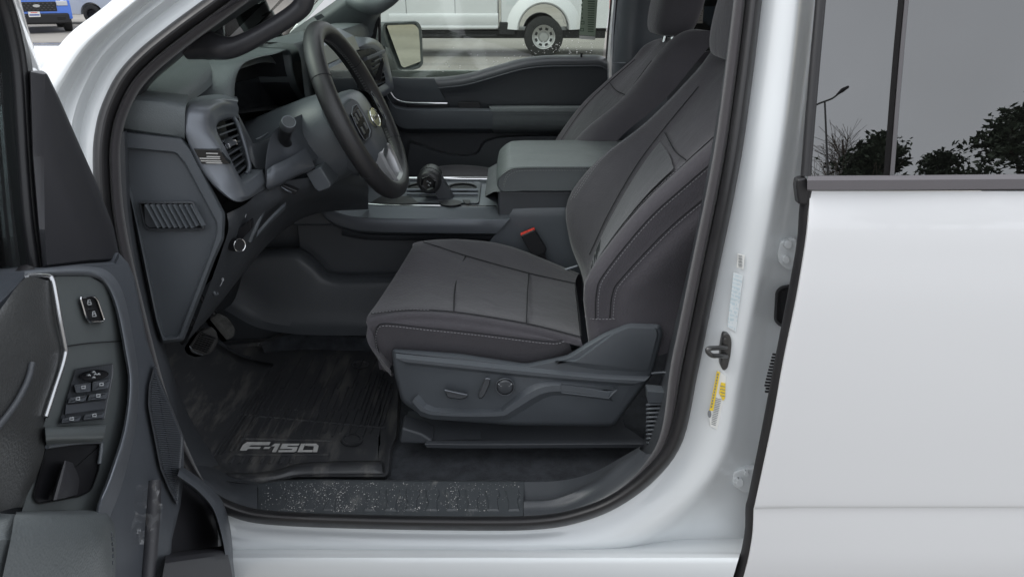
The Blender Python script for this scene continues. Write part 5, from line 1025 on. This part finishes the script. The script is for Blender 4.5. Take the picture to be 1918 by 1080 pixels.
sail = stack("sail_trim", [[D(x, y, -.02) for x, y in sa], [D(x, y, .030) for x, y in sa], [D(x, y, .036) for x, y in inset(sa, 2)], [D(x, y, .042) for x, y in rnd([(82, 140), (86, 138), (90, 146), (110, 190), (143, 266), (180, 352), (207, 428), (215, 470), (208, 484), (168, 486), (88, 496), (84, 433), (82, 290)], 3)]], SAIL, fdr, cap0=True, angle=30, label="dark triangular trim at the mirror corner")
# inner panel body
PANEL = mat("door_panel_plastic", (.088, .097, .112), .40, bump=.25, scale=800, var=.06, vscale=6)
pb = [(20, 540), (48, 510), (80, 502), (168, 493), (213, 490), (222, 473), (240, 492), (252, 520), (262, 570), (276, 640), (292, 690), (344, 815), (345, 890), (338, 945), (322, 1010), (318, 1100), (-100, 1100), (-100, 660)]
pbo = [D(x, y, .045) for x, y in pb]
core = stack("inner_panel", [[p - DN * .10 for p in pbo], pbo, [D(x, y, .058) for x, y in inset(pb, 5)]], PANEL, fdr, cap0=True, bevel=0, angle=40, label="grey inner door panel")
loft("panel_shoulder", [DT(r) for r in (
    [(46, 508, .05), (90, 502, .05), (165, 497, .05), (205, 505, .05), (232, 545, .05), (252, 640, .05), (262, 720, .05), (252, 820, .05), (228, 920, .05), (200, 1000, .05), (200, 1100, .05)],
    [(46, 508, .075), (92, 504, .075), (168, 503, .075), (206, 522, .075), (230, 570, .078), (246, 650, .082), (254, 720, .085), (244, 810, .088), (216, 900, .09), (190, 975, .09), (190, 1100, .09)],
    [(46, 514, .080), (95, 511, .080), (168, 511, .080), (200, 528, .082), (222, 575, .086), (238, 655, .09), (246, 720, .092), (236, 806, .095), (208, 896, .097), (182, 970, .097), (182, 1100, .09)],
    [(46, 518, .074), (100, 517, .074), (168, 518, .074), (196, 534, .076), (216, 580, .080), (232, 660, .084), (240, 720, .086), (230, 804, .089), (202, 893, .09), (178, 966, .09), (178, 1100, .08)])], SATIN, fdr, n=4, k=3, label="satin grey shoulder of the door panel", angle=60)
swp = rnd([(100, 517), (168, 517), (197, 533), (217, 580), (233, 660), (241, 720), (231, 806), (203, 895), (185, 962), (40, 962), (80, 800), (118, 690), (122, 650)], 6)
SWM = mat("switch_panel_satin", (.125, .139, .142), .36, metal=.15, bump=.08, scale=900, var=.04, vscale=6)
stack("switch_console", [[D(x, y, .06) for x, y in swp], [D(x, y, .075) for x, y in swp], [D(x, y, .076) for x, y in inset(swp, 2)]], SWM, fdr, angle=40, label="grey switch console on the door")
tube("console_seam", DT([(126, 648, .0775), (170, 642, .0775), (231, 638, .0775)]), .0007, BLACKP, fdr, seg=5)
# silver strip and padded insert
tube("silver_strip", DT([(50, 516.5, .080), (70, 515.5, .083), (90, 517, .085), (98, 524, .088), (103, 545, .09), (112, 598, .092), (121, 645, .092), (122, 660, .091), (115, 690, .09), (100, 735, .09), (85, 780, .088)]), .0026, mat("bright_strip", (.55, .56, .58), .22, metal=.9), fdr, n=5)
loft("padded_insert", [DT(r) for r in (
    [(96, 520, .074), (106, 600, .074), (118, 650, .074), (112, 690, .074), (84, 780, .07), (100, 850, .06), (60, 950, .06)],
    [(88, 525, .088), (98, 600, .088), (108, 655, .09), (98, 710, .09), (70, 790, .09), (70, 860, .085), (30, 950, .08)],
    [(48, 520, .088), (40, 600, .094), (50, 660, .098), (45, 720, .10), (30, 800, .10), (20, 870, .09), (-10, 960, .08)],
    [(0, 580, .088), (-30, 640, .094), (-30, 700, .10), (-40, 760, .10), (-40, 820, .10), (-50, 890, .09), (-60, 970, .08)])], mat("insert_vinyl", (.058, .060, .061), .34, bump=.3, scale=380, kind="voronoi", var=.12, vscale=7), fdr, n=4, k=4, label="padded dark insert of the door panel")
tube("insert_fold", DT([(60, 680, .101), (52, 712, .103), (30, 755, .105), (0, 795, .106), (-30, 830, .106)]), .0028, PLAST2, fdr)
# lock buttons
lb = rnd([(149, 556), (176, 553), (183, 560), (196, 598), (192, 604), (168, 604), (162, 598)], 5)
lk = stack("lock_switch", [[D(x, y, .0765) for x, y in lb], [D(x, y, .0805) for x, y in lb], [D(x, y, .0805) for x, y in inset(lb, 1.5)], [D(x, y, .0785) for x, y in inset(lb, 2.5)]], BLACKP, fdr, angle=30, label="door lock switch with bright frame")
tube("switch_frame", [D(x, y, .081) for x, y in inset(lb, 1)], .0011, CHROME, lk, closed=True, seg=6, n=1)
tube("switch_divider", DT([(165, 579, .0795), (177, 577.5, .0795)]), .0007, CHROME, lk, seg=5, n=2)
for (cx, cy) in ((167, 567), (176, 589)):
    tube("padlock_icon", DT([(cx - 3, cy - 1, .0793), (cx + 3, cy - 1.5, .0793), (cx + 4, cy + 3, .0793), (cx - 2, cy + 3.5, .0793)]), .00055, ICON, lk, closed=True, seg=5, n=1)
    tube("padlock_icon", DT([(cx - 2, cy - 1, .0793), (cx - 2.5, cy - 5, .0793), (cx + 1, cy - 6, .0793), (cx + 2, cy - 2 if cx > 170 else cy - 4, .0793)]), .00055, ICON, lk, seg=5, n=2)
# window and mirror switches
wpn = rnd([(142, 690), (212, 680), (212, 700), (196, 784), (110, 794), (118, 770)], 3)
wp = stack("window_switch_panel", [[D(x, y, .0765) for x, y in wpn], [D(x, y, .0795) for x, y in wpn], [D(x, y, .0785) for x, y in inset(wpn, 2)]], PLAST2, fdr, angle=30, label="window and mirror switch panel")
me_ = ell(176, 702, 28, 10, 24, -.1)
jd = stack("mirror_joystick", [[D(x, y, .0785) for x, y in me_], [D(x, y, .084) for x, y in inset(me_, .6)], [D(x, y, .0835) for x, y in inset(me_, 3)]], GLOSSB, fdr, angle=40)
for dx, dy in ((-9, 1), (9, -1), (0, -5), (0, 5), (3, -1)):
    tube("arrow_icon", DT([(176 + dx - 2, 702 + dy, .0842), (176 + dx, 702 + dy - 2, .0842), (176 + dx + 2, 702 + dy, .0842)]), .0007, ICON, jd, seg=5, n=1)
def button(pts, h=.006):
    q = rnd(pts, 2, 2); b_ = stack("window_switch", [[D(x, y, .0785) for x, y in q], [D(x, y, .0785 + h) for x, y in inset(q, .8)], [D(x, y, .0785 + h - .001) for x, y in inset(q, 2.5)]], SATIN2, fdr, angle=30)
    cx, cy = sum(p[0] for p in pts) / len(pts), sum(p[1] for p in pts) / len(pts)
    tube("window_icon", DT([(cx - 3, cy + 1, .0785 + h), (cx - 2, cy - 3, .0785 + h), (cx + 4, cy - 4, .0785 + h), (cx + 4, cy + 1, .0785 + h)]), .0007, ICON, b_, seg=5, n=1, closed=True)
button([(138, 720), (171, 715), (170, 733), (142, 736)]); button([(173, 714), (208, 709), (203, 727), (172, 732)])
button([(130, 744), (164, 739), (160, 751), (126, 755)]); button([(167, 738), (203, 733), (199, 746), (163, 750)])
button([(117, 782), (153, 778), (149, 788), (114, 792)]); button([(158, 776), (197, 770), (193, 782), (155, 786)])
stack("switch_bridge", [[D(x, y, .0785) for x, y in ((123, 757), (199, 748), (196, 766), (121, 776))], [D(x, y, .0815) for x, y in ((124, 758), (198, 749), (195, 765), (122, 775))]], SATIN2, fdr, angle=30)
# pull cup
pc = rnd([(86, 832), (188, 828), (192, 836), (186, 880), (172, 918), (150, 930), (70, 945), (60, 930)], 8)
cupm = BLACKP
cup = stack("pull_cup", [[D(x, y, .0775) for x, y in pc], [D(x, y, .079) for x, y in inset(pc, 2)], [D(x, y, .0765) for x, y in inset(pc, 4)], [D(x, y, .0768) for x, y in inset(pc, 9)]], cupm, fdr, angle=30)
loft("cup_brow", [DT(r) for r in ([(84, 798, .077), (140, 796, .077), (200, 792, .077)], [(85, 806, .092), (140, 803, .092), (198, 800, .090)], [(86, 822, .094), (140, 820, .094), (194, 818, .092)], [(87, 834, .080), (140, 832, .080), (190, 830, .080)])], SWM, fdr, n=4, k=3, angle=60)
tube("cup_lip", DT([(88, 836, .081), (140, 829, .081), (184, 827, .081), (190, 832, .081), (186, 868, .081)]), .0022, PLAST, fdr, seg=8)
loft("pull_grip", [DT(r) for r in ([(95, 936, .078), (106, 900, .078), (118, 865, .078)], [(100, 936, .094), (110, 900, .094), (121, 862, .092)], [(122, 932, .094), (130, 898, .094), (130, 864, .090)], [(145, 925, .078), (148, 895, .078), (136, 866, .078)])], SAIL, fdr, n=4, k=3)
# armrest
arm = loft("door_armrest", [DT(r) for r in (
    [(30, 958, .08), (90, 955, .08), (180, 956, .08), (206, 968, .08), (216, 1000, .07), (216, 1100, .07)],
    [(30, 962, .115), (90, 961, .12), (176, 963, .12), (200, 976, .118), (210, 1004, .10), (212, 1100, .10)],
    [(26, 972, .128), (90, 972, .132), (170, 975, .132), (192, 990, .13), (202, 1015, .12), (204, 1100, .12)],
    [(20, 1010, .135), (90, 1010, .14), (160, 1012, .14), (182, 1024, .138), (190, 1040, .134), (194, 1100, .13)],
    [(0, 1100, .135), (60, 1100, .14), (110, 1100, .142), (150, 1100, .14), (165, 1100, .138), (175, 1110, .13)])], LEATH, fdr, n=4, k=4, label="padded grey door armrest", angle=70)
loft("armrest_side", [DT(r) for r in ([(-20, 958, .07), (20, 962, .10), (40, 962, .10)], [(-60, 1000, .09), (-10, 1010, .13), (22, 1010, .13)], [(-120, 1100, .09), (-60, 1100, .13), (0, 1100, .13)])], LEATH, fdr, n=4)
stitches("stitching", DT([(208, 996, .108), (212, 1030, .105), (210, 1060, .104), (208, 1090, .104)]), fdr, out=DN, r=.0009, m=PLAST)
# speaker grille with fine ribs
spk_o = rnd([(289, 682), (318, 752), (342, 815), (342, 830), (332, 945), (316, 915), (300, 876), (283, 790), (277, 757), (279, 721)], 4)
spk = stack("speaker_grille", [[D(x, y, .060) for x, y in spk_o], [D(x, y, .0645) for x, y in spk_o], [D(x, y, .0625) for x, y in inset(spk_o, 3)]], PLAST2, fdr, angle=30, label="ribbed dark speaker grille")
bs = []
def span(poly, y):
    xs = []
    for i in range(len(poly)):
        (x0, y0), (x1, y1) = poly[i - 1][:2], poly[i][:2]
        if (y0 - y) * (y1 - y) < 0: xs.append(x0 + (x1 - x0) * (y - y0) / (y1 - y0))
    return (min(xs), max(xs)) if len(xs) > 1 else None
for i in range(62):
    y = 688 + i * 4.05; s_ = span(inset(spk_o, 4), y)
    if s_:
        bs.append(bar(D(s_[0], y - 1.2, .0635), D(s_[1], y + 1.2, .0635), DN * .0018, Vector((0, 0, .0009))))
merged("grille_ribs", bs, PANEL, spk)
# lower map pocket
loft("pocket_rim", [DT(r) for r in ([(340, 872, .05), (380, 900, .05), (415, 935, .05), (430, 980, .05), (438, 1040, .05), (446, 1110, .05)], [(336, 880, .085), (374, 908, .085), (406, 942, .085), (420, 985, .085), (430, 1040, .085), (437, 1110, .085)], [(332, 890, .085), (368, 916, .085), (398, 950, .085), (412, 990, .085), (422, 1040, .085), (428, 1110, .085)], [(330, 895, .03), (364, 920, .03), (394, 953, .03), (408, 992, .03), (418, 1040, .03), (424, 1110, .03)])], PANEL, fdr, n=4, k=1, bevel=.002, label="rim of the door map pocket")
pk = [(310, 900), (340, 880), (380, 905), (412, 940), (427, 985), (436, 1040), (440, 1120), (250, 1120)]
stack("pocket_back", [[D(x, y, .025) for x, y in pk], [D(x, y, .005) for x, y in pk]], SAIL, fdr, cap0=True, smooth=False)
loft("pocket_floor", [DT(r) for r in ([(310, 1035, .03), (360, 1028, .03), (425, 1020, .03)], [(310, 1046, .08), (360, 1038, .08), (425, 1030, .08)], [(305, 1075, .085), (360, 1070, .085), (432, 1060, .085)], [(300, 1110, .085), (360, 1110, .085), (440, 1110, .085)])], SAIL, fdr, n=3, k=3)
tube("latch_block", DT([(288, 900, .062), (286, 960, .064), (282, 1020, .064), (276, 1100, .064)]), .010, SAIL, fdr)
# leftover protective film
film = []
FR, FC = 9, 6
rr = random.Random(5)
for i in range(FR):
    row = []
    for j in range(FC):
        px = 256 + j * 8.5 + (10 if 2 < i < 6 else 0) * j / FC - i * 1.4 + rr.uniform(-2.5, 2.5); py = 905 + i * 14 + rr.uniform(-4, 4); row.append(D(px, py, .070 + rr.uniform(-.003, .010)))
    film.append(row)
fm = bpy.data.materials.new("clear_film"); fm.use_nodes = True; n_ = fm.node_tree; n_.nodes.clear()
o_ = n_.nodes.new("ShaderNodeOutputMaterial"); t_ = n_.nodes.new("ShaderNodeBsdfTransparent"); g_ = n_.nodes.new("ShaderNodeBsdfGlossy"); g_.inputs["Roughness"].default_value = .22
m_ = n_.nodes.new("ShaderNodeMixShader"); m_.inputs[0].default_value = .09; n_.links.new(t_.outputs[0], m_.inputs[1]); n_.links.new(g_.outputs[0], m_.inputs[2]); n_.links.new(m_.outputs[0], o_.inputs[0])
loft("protective_film", film, fm, fdr, n=3, k=3, label="torn clear protective film stuck to the door", angle=80)
# shell and outer skin of the door, over its whole length
DU = Vector((DN.y, -DN.x, 0))
ts0 = max((D(x, y, .05) - DA).dot(DU) for x, y in ((446, 1110), (438, 1040), (345, 860))) + .03
def dbox(nm, t0, t1, o0, o1, z0, z1, m, bv=.01):
    f = lambda t, o, z: DA + DU * t + DN * o + Vector((0, 0, z))
    V = [f(t, o, z) for t in (t0, t1) for o in (o0, o1) for z in (z0, z1)]
    return mk(nm, V, [(0, 1, 3, 2), (4, 5, 7, 6), (0, 1, 5, 4), (2, 3, 7, 6), (0, 2, 6, 4), (1, 3, 7, 5)], m, fdr, bevel=bv)
dbox("door_shell", ts0, 1.06, -.115, .0, .60, 1.22, PLAST2)
dbox("lower_panel", ts0 + .28, 1.04, .0, .05, .66, 1.10, PANEL)
loft("outer_skin", [[DA + DU * t - DN * (.12 + b_) + Vector((0, 0, z)) for t in (.02, .3, .7, 1.08)] for z, b_ in ((.58, .0), (.8, .012), (1.0, .016), (1.15, .012), (1.26, .0))], WHITE, fdr, n=3, k=3, solid=.004)
# ================================================================ surroundings
BLUEP = mat("blue_paint", (.01, .13, .62), .3, coat=1); GREYP = mat("silver_blue_paint", (.52, .56, .62), .35, coat=1)
TAN = mat("beige_wall", (.62, .54, .36), .9, var=.06, vscale=2); DARKG = mat("vehicle_window", (.01, .012, .014), .05, spec=.6)
AMBER = mat("amber_lamp", (.75, .28, .03), .3)
# painted shade and paving joint under the far truck, snow-melt streak across the lot
DAMP_SHADE = mat("damp_shaded_asphalt", (.20, .19, .18), .6, var=.2, vscale=1)
def strip(name, pts, z, m, lab):
    return tag(mk(name, [(x, y, z) for x, y in pts], [tuple(range(len(pts)))], m, smooth=False), lab, kind="structure")
strip("asphalt_patch", [(-9, 17.7), (1.5, 17.6), (1.5, 18.2), (-9, 18.3)], .004, DAMP_SHADE, "dark strip painting the shade and paving joint under the far white truck")
strip("asphalt_patch", [(-4, 15.75), (1.2, 15.9), (1.2, 16.0), (-4, 15.95)], .004, DAMP_SHADE, "thin damp streak across the car park")
def prof_body(name, pts, y0, y1, m, par, crown=.06, **kw):      # side outline (x,z) swept across the width with a slight crown
    cx = sum(p[0] for p in pts) / len(pts); cz = sum(p[1] for p in pts) / len(pts)
    outs = []
    for y, s in ((y0, .97), (y0 + crown, 1), (y1 - crown, 1), (y1, .97)):
        outs.append([Vector((cx + (x - cx) * (1 - (1 - s) * .3), y, cz + (z - cz) * s)) for x, z in pts])
    return stack(name, outs, m, par, cap0=True, angle=30, **kw)
def arch(cx, cz, r, a0, a1, n=14): return [(cx + r * math.cos(R(a0 + (a1 - a0) * i / n)), cz + r * math.sin(R(a0 + (a1 - a0) * i / n))) for i in range(n + 1)]
# ---- white dually truck beyond the far window; its near side faces us at y = YW
YW = 17.4
wt = empty("work_truck", (-1.5, YW + 1, 0), "white crew cab work truck with dual rear wheels parked beyond the far window", "pickup truck")
wx = P(1018, 64, YW).x; RWh = .43
cabx0, cabx1 = wx - 5.1, wx - .96
body = [(wx - 5.9, .62), (wx - 5.9, 1.15), (wx - 5.75, 1.30), (wx - 4.3, 1.38), (wx - 3.7, 1.98), (wx - 1.5, 2.02), (wx - 1.0, 1.42), (wx - 1.0, .58), (wx - 3.45, .56)] + arch(wx - 4.25, .41, .55, 15, 165, 12)
cb = prof_body("cab", body, YW, YW + 2.0, WHITE, wt, label="white cab")
box("door_seam", (wx - 1.95, YW - .003, .62), (wx - 1.94, YW + .02, 1.36), BLACKP, cb, bevel=0)
box("door_seam", (wx - 3.02, YW - .003, .62), (wx - 3.01, YW + .02, 1.36), BLACKP, cb, bevel=0)
box("rocker_ridge", (wx - 3.4, YW - .03, .60), (wx - 1.0, YW + .02, .66), WHITE, cb, bevel=.02)  # raised white strip along the cab's lower edge
for x0, x1 in ((wx - 3.5, wx - 2.75), (wx - 2.6, wx - 1.7)): box("side_window", (x0, YW + .004, 1.44), (x1, YW + .06, 1.86), DARKG, cb, bevel=.02)
bed = [(wx - .94, .68), (wx - .94, 1.42), (wx + 1.45, 1.42), (wx + 1.45, .60), (wx + .62, .60)] + arch(wx, .56, .56, 6, 174, 16)
bd = prof_body("bed", bed, YW - .0, YW + 2.0, WHITE, wt, label="white cargo bed with flared rear wheel arches")
fl_o = arch(wx, .56, .86, 2, 178, 18); fl_i = arch(wx, .56, .54, 2, 178, 18)
loft("fender_flare", [[Vector((x, YW + .02, z)) for x, z in fl_o], [Vector((x * 1 + 0, YW - .09, z)) for x, z in arch(wx, .56, .68, 2, 178, 18)], [Vector((x, YW - .10, z)) for x, z in arch(wx, .56, .56, 2, 178, 18)], [Vector((x, YW + .3, z)) for x, z in fl_i]], WHITE, bd, n=2, k=3)
loft("body_crease", [[Vector((x, YW + o, z)) for x in (wx - 3.4, wx - 2.2, wx - 1.0)] for o, z in ((.01, .92), (-.03, .89), (-.035, .80), (-.02, .70), (.02, .62))], WHITE, cb, n=2, k=3)
box("fuel_door", (wx - .82, YW - .004, 1.08), (wx - .62, YW + .02, 1.28), WHITE2, bd, bevel=.01)
plate("marker_lamp", ell(0, 0, 1, 1, 10), 0, 0, RED, bd, bevel=0, conv=lambda a_, b_, c_: Vector((wx + .86 + a_ * .03, YW - .006, .98 + b_ * .02))) if False else box("marker_lamp", (wx + .84, YW - .01, .97), (wx + .90, YW + .02, 1.0), RED, bd, bevel=.004)
box("chassis_frame", (wx - 3.4, YW + .25, .38), (wx + 1.4, YW + 1.75, .55), BLACKP, wt, bevel=.02)
box("step_bracket", (wx - .98, YW - .02, .46), (wx - .62, YW + .3, .74), BLACKP, wt, bevel=.03)
box("running_board", (wx - 3.3, YW - .02, .42), (wx - 1.05, YW + .14, .475), BLACKP, wt, bevel=.015)
box("rear_bumper", (wx + 1.38, YW + .05, .52), (wx + 1.6, YW + 1.95, .72), CHROME, wt, bevel=.03)
RIMM = mat("dual_wheel_rim", (.50, .50, .49), .3, metal=.7)
truck_wheel(wt, wx, YW - .02, -1, r=RWh, wd=.24, rim_m=RIMM); truck_wheel(wt, wx, YW + .30, -1, r=RWh, wd=.24, rim_m=RIMM); truck_wheel(wt, wx - 4.25, YW + .15, -1, r=RWh, wd=.25, rim_m=RIMM)
truck_wheel(wt, wx, YW + 2.0, 1, r=RWh, wd=.24, rim_m=RIMM)
box("headlamp", (wx - 5.95, YW + .05, .95), (wx - 5.6, YW + .5, 1.2), CHROME, wt, bevel=.03)
box("tail_lamp", (wx + 1.43, YW - .005, 1.0), (wx + 1.48, YW + .16, 1.36), RED, wt, bevel=.01)
mir = box("tow_mirror", (wx - 3.75, YW - .34, 1.38), (wx - 3.6, YW - .1, 1.78), BLACKP, wt, bevel=.03)
# vehicle behind its tail, pale blue
def simple_suv(name, lab, loc, rot, paint, sx=1.0, trim=None):
    e = empty(name, loc, lab, "car"); M = Matrix.Translation(Vector(loc)) @ Matrix.Rotation(rot, 4, 'Z'); xf = lambda v: M @ v
    def pb(nm, pts, y0, y1, m, par, cr_=.06, **kw):
        cz = .8; outs = [[Vector((x, y, cz + (z - cz) * s)) for x, z in pts] for y, s in ((y0, .96), (y0 + cr_, 1), (y1 - cr_, 1), (y1, .96))]
        return stack(nm, outs, m, par, cap0=True, angle=30, xf=xf, **kw)
    L = 2.3
    low = [(-L, .42), (-L, .78), (-L + .08, .98), (-1.25, 1.06), (2.15, 1.10), (L, .95), (L, .45), (1.85, .32)] + arch(1.42, .36, .44, 0, 180, 12) + arch(-1.38, .36, .44, 0, 180, 12)
    bdy = pb("body", low, -.95, .95, paint, e)
    cabp = [(-1.25, 1.04), (-.65, 1.58), (-.2, 1.66), (1.5, 1.66), (2.05, 1.08)]
    c_ = pb("cabin", cabp, -.80, .80, DARKG, e, .12)
    pb("roof", [(-.62, 1.60), (-.2, 1.67), (1.5, 1.67), (1.72, 1.58), (1.5, 1.63), (-.2, 1.62)], -.78, .78, paint, e, .1)
    def bx(nm, a_, b_, m, par=e, bv=.02): return box(nm, a_, b_, m, par, bevel=bv, xf=xf)
    bx("lower_bumper", (-L - .05, -.86, .28), (-L + .3, .86, .60), BLACKP, bv=.05)
    gr_ = bx("grille", (-L - .03, -.55, .66), (-L + .1, .55, .95), BLACKP, bv=.02)
    for i in range(4):
        for j in range(9): bx("grille_stud", (-L - .045, -.5 + j * .115 + (i % 2) * .05, .69 + i * .065), (-L - .02, -.45 + j * .115 + (i % 2) * .05, .715 + i * .065), STEEL, gr_, .004)
    mk("badge", [xf(Vector((-L - .05, .10 * math.cos(t), .83 + .045 * math.sin(t)))) for t in (2 * math.pi * i / 16 for i in range(16))], [tuple(range(16))], SILV, e, smooth=False)
    for s in (-1, 1):
        bx("headlamp", (-L - .02, s * .72 - .16, .82), (-L + .2, s * .72 + .16, .97), mat("lamp_lens" + str(s) + name, (.6, .62, .65), .15, spec=.8), bv=.02)
        bx("fog_recess", (-L - .06, s * .62 - .12, .40), (-L + .1, s * .62 + .12, .50), GLOSSB, bv=.01)
        bx("mirror", (-.95, s * 1.0 - .09, 1.06), (-.82, s * 1.0 + .09, 1.22), paint, bv=.03)
    pl_ = bx("licence_plate", (-L - .075, -.05, .50), (-L - .05, .27, .66), PAPER, bv=.004)
    bx("plate_print", (-L - .079, -.03, .54), (-L - .074, .25, .585), mat("plate_ink" + name, (.12, .16, .4), .5), pl_, .001)
    bx("plate_band", (-L - .079, .02, .625), (-L - .074, .2, .645), RED, pl_, .001)
    for x in (-1.38, 1.42):
        for s in (-1, 1):
            w_ = truck_wheel(e, 0, 0, s, r=.36, wd=.24, rim_m=trim or STEEL, zc=.36)
            for ch in list(w_.children) + [g2 for ch in w_.children for g2 in ch.children]:
                if ch.type == 'MESH':
                    ch.data.transform(M @ Matrix.Translation(Vector((x, s * .83, 0))))
            w_.location = xf(Vector((x, s * .83, .36))); w_.matrix_parent_inverse = Matrix.Translation(-Vector(loc))
            for ch in w_.children: ch.matrix_parent_inverse = Matrix.Translation(-(xf(Vector((x, s * .83, .36)))))
            for ch in [g2 for c2 in w_.children for g2 in c2.children]: ch.matrix_parent_inverse = Matrix.Identity(4)
    return e
def groundpt(px, py): return PZ(px, py, 0)
simple_suv("blue_pickup", "bright blue vehicle with black grille and front plate, parked at the far left", (-16.4, 27.2, 0), R(124), BLUEP)
simple_suv("silver_pickup", "silver blue vehicle with black wheel, parked right of the blue one", (-17.45, 31.4, 0), R(178), GREYP, trim=BLACKP)
simple_suv("parked_car", "pale blue car half hidden behind the white work truck", (wx + 4.6, YW + .9, 0), R(5), mat("pale_blue_paint", (.5, .55, .68), .35, coat=1))
simple_suv("parked_car", "dark car seen through the near windscreen", (-9.2, 30, 0), R(20), mat("dark_green_paint", (.05, .07, .06), .35, coat=1))
# beige building behind the truck (seen in the far mirror and beyond the far rear window)
def building(name, lab, x0, x1, y0, y1, h, m):
    e = empty(name, ((x0 + x1) / 2, (y0 + y1) / 2, 0), lab, "building")
    box("wall", (x0, y0, 0), (x1, y1, h), m, e, bevel=.03); box("roof", (x0 - .3, y0 - .3, h), (x1 + .3, y1 + .3, h + .35), SATIN2, e, bevel=.05)
    k = 0
    for i in range(int((x1 - x0) // 5)):
        fx = x0 + 2 + i * 5; fr = box("window", (fx, y0 - .04, 1.2), (fx + 2, y0 + .05, 2.8), DARKG, e, bevel=.01); box("window_frame", (fx - .08, y0 - .06, 1.1), (fx + 2.08, y0 - .02, 1.19), WHITE2, fr, bevel=.01)
    for i in range(int((y1 - y0) // 6)):
        fy = y0 + 2 + i * 6; box("window", (x0 - .04, fy, 1.2), (x0 + .05, fy + 2, 2.8), DARKG, e, bevel=.01)
    return e
building("beige_building", "beige rendered building behind the trucks, showing in the far mirror", 26, 48, 6, 24, 9, TAN)
building("far_building", "pale yellow building beyond the tail of the white work truck", 4.4, 34, 42, 54, 8, mat("tan_wall", (.60, .54, .34), .9, var=.08, vscale=1))
# ---- trees, lamp and hedge behind the camera, seen in the dark rear window
BARK = mat("bark", (.06, .045, .035), .9, bump=.8, scale=30); NEED = mat("pine_needles", (.05, .07, .045), .8, var=.3, vscale=2); TWIG = mat("bare_twigs", (.17, .14, .12), .9)
def tree(name, lab, x, y, h, spread, kind, seed):
    e = empty(name, (x, y, 0), lab, "tree", "trees mirrored in the rear window"); r_ = random.Random(seed)
    tp = Vector((x + r_.uniform(-.3, .3), y, h * .93)); tr = tube("trunk", [Vector((x, y, -.05)), Vector((x + r_.uniform(-.15, .15), y, h * .45)), tp], [h * .022, h * .014, h * .003], BARK, e, seg=8)
    V, F = [], []
    def leaf(c, s):
        for _ in range(2):
            a = Vector((r_.uniform(-1, 1), r_.uniform(-1, 1), r_.uniform(-.6, .6))).normalized() * s; b = a.orthogonal().normalized() * s * .35
            o = len(V); V.extend([c - a, c + b, c + a, c - b]); F.append((o, o + 1, o + 2, o + 3))
    br = []
    nb = 46 if kind == 'pine' else 60
    for i in range(nb):
        t = r_.uniform(.25, .98) if kind == 'pine' else r_.uniform(.12, .85); z = h * t; a = r_.uniform(0, 6.283)
        if kind == 'pine': L = spread * (1.15 - t) * r_.uniform(.55, 1.1); end = Vector((x + math.cos(a) * L, y + math.sin(a) * L, z + L * r_.uniform(-.08, .3)))
        else: L = h * (1 - t) * .62 * r_.uniform(.6, 1.1); end = Vector((x + math.cos(a) * L * .45, y + math.sin(a) * L * .45, z + L))
        st_ = Vector((x, y, z)); br.append((st_, end))
        if kind == 'pine':
            for k in range(8):
                u = r_.uniform(.35, 1.05); cc = st_.lerp(end, u) + Vector((r_.gauss(0, .25), r_.gauss(0, .25), r_.gauss(0.1, .15)))
                for _ in range(16): leaf(cc + Vector((r_.gauss(0, .26), r_.gauss(0, .26), r_.gauss(0, .13))), r_.uniform(.10, .2))
        else:
            for k in range(26):
                u = r_.uniform(.2, 1); s2 = st_.lerp(end, u); d2 = (end - st_) * r_.uniform(.08, .22) + Vector((r_.gauss(0, .45), r_.gauss(0, .45), r_.uniform(.1, .5))); br.append((s2, s2 + d2))
    bb = [bar(a_, b_, Vector((.035 if kind == 'pine' else .0055, 0, 0)), Vector((0, .035 if kind == 'pine' else .0055, .003))) for a_, b_ in br]
    merged("limbs", bb, BARK if kind == 'pine' else TWIG, e)
    if V: o = mk("crown", V, F, NEED, e, smooth=False); o["kind"] = "stuff"
    return e
# direction in which the tilted rear window mirrors a picture point
TILT = math.atan(.25); GN = Vector((0, -math.cos(TILT), math.sin(TILT)))
def mirrored(px, py, dist):
    p_ = PT(px, py, 1.147); v = ray(px, py).normalized(); r_ = v - 2 * v.dot(GN) * GN; return p_ + r_ * dist
def place(px, py, dist): m_ = mirrored(px, py, dist); return m_.x, m_.y, m_.z
x, y, h = place(1905, 212, 34); tree("pine_tree", "tall pine mirrored at the right edge of the rear window", x, y, h, 6.5, 'pine', 3)
x, y, h = place(1965, 230, 36); tree("pine_tree", "pine beside the tall one, mirrored just past the rear window's right edge", x, y, h, 6.0, 'pine', 13)
x, y, h = place(1762, 291, 36); tree("pine_tree", "small pine mirrored left of the tall one in the rear window", x, y, h, 1.7, 'pine', 5)
x, y, h = place(1618, 258, 32); tree("pine_tree", "dark bushy evergreen mirrored in the quarter glass", x, y, h, 2.5, 'pine', 8)
x, y, h = place(1650, 256, 33); tree("pine_tree", "narrow evergreen mirrored beside the window divider", x, y, h, 1.1, 'pine', 21)
x, y, h = place(1578, 228, 33); tree("bare_tree", "leafless tree mirrored at the left of the quarter glass", x, y, h, 3, 'bare', 9)
x, y, h = place(1545, 190, 26)
lp = empty("street_lamp", (x, y, 0), "tall street lamp with two heads mirrored in the quarter glass", "street lamp")
tube("pole", [Vector((x, y, 0)), Vector((x, y, h * .5)), Vector((x, y, h))], [.06, .045, .03], STEEL, lp)
for s in (-1, 1):
    a_ = tube("arm", [Vector((x, y, h)), Vector((x + s * .25, y, h + .1 * s)), Vector((x + s * .45, y, h + .25 * s))], .03, STEEL, lp)
    tube("lamp_head", [Vector((x + s * .4, y, h + .22 * s)), Vector((x + s * .6, y, h + .38 * s)), Vector((x + s * .8, y, h + .5 * s))], [.03, .07, .04], BLACKP, lp)
for o in bpy.data.objects:
    if "_base" in o: del o["_base"]
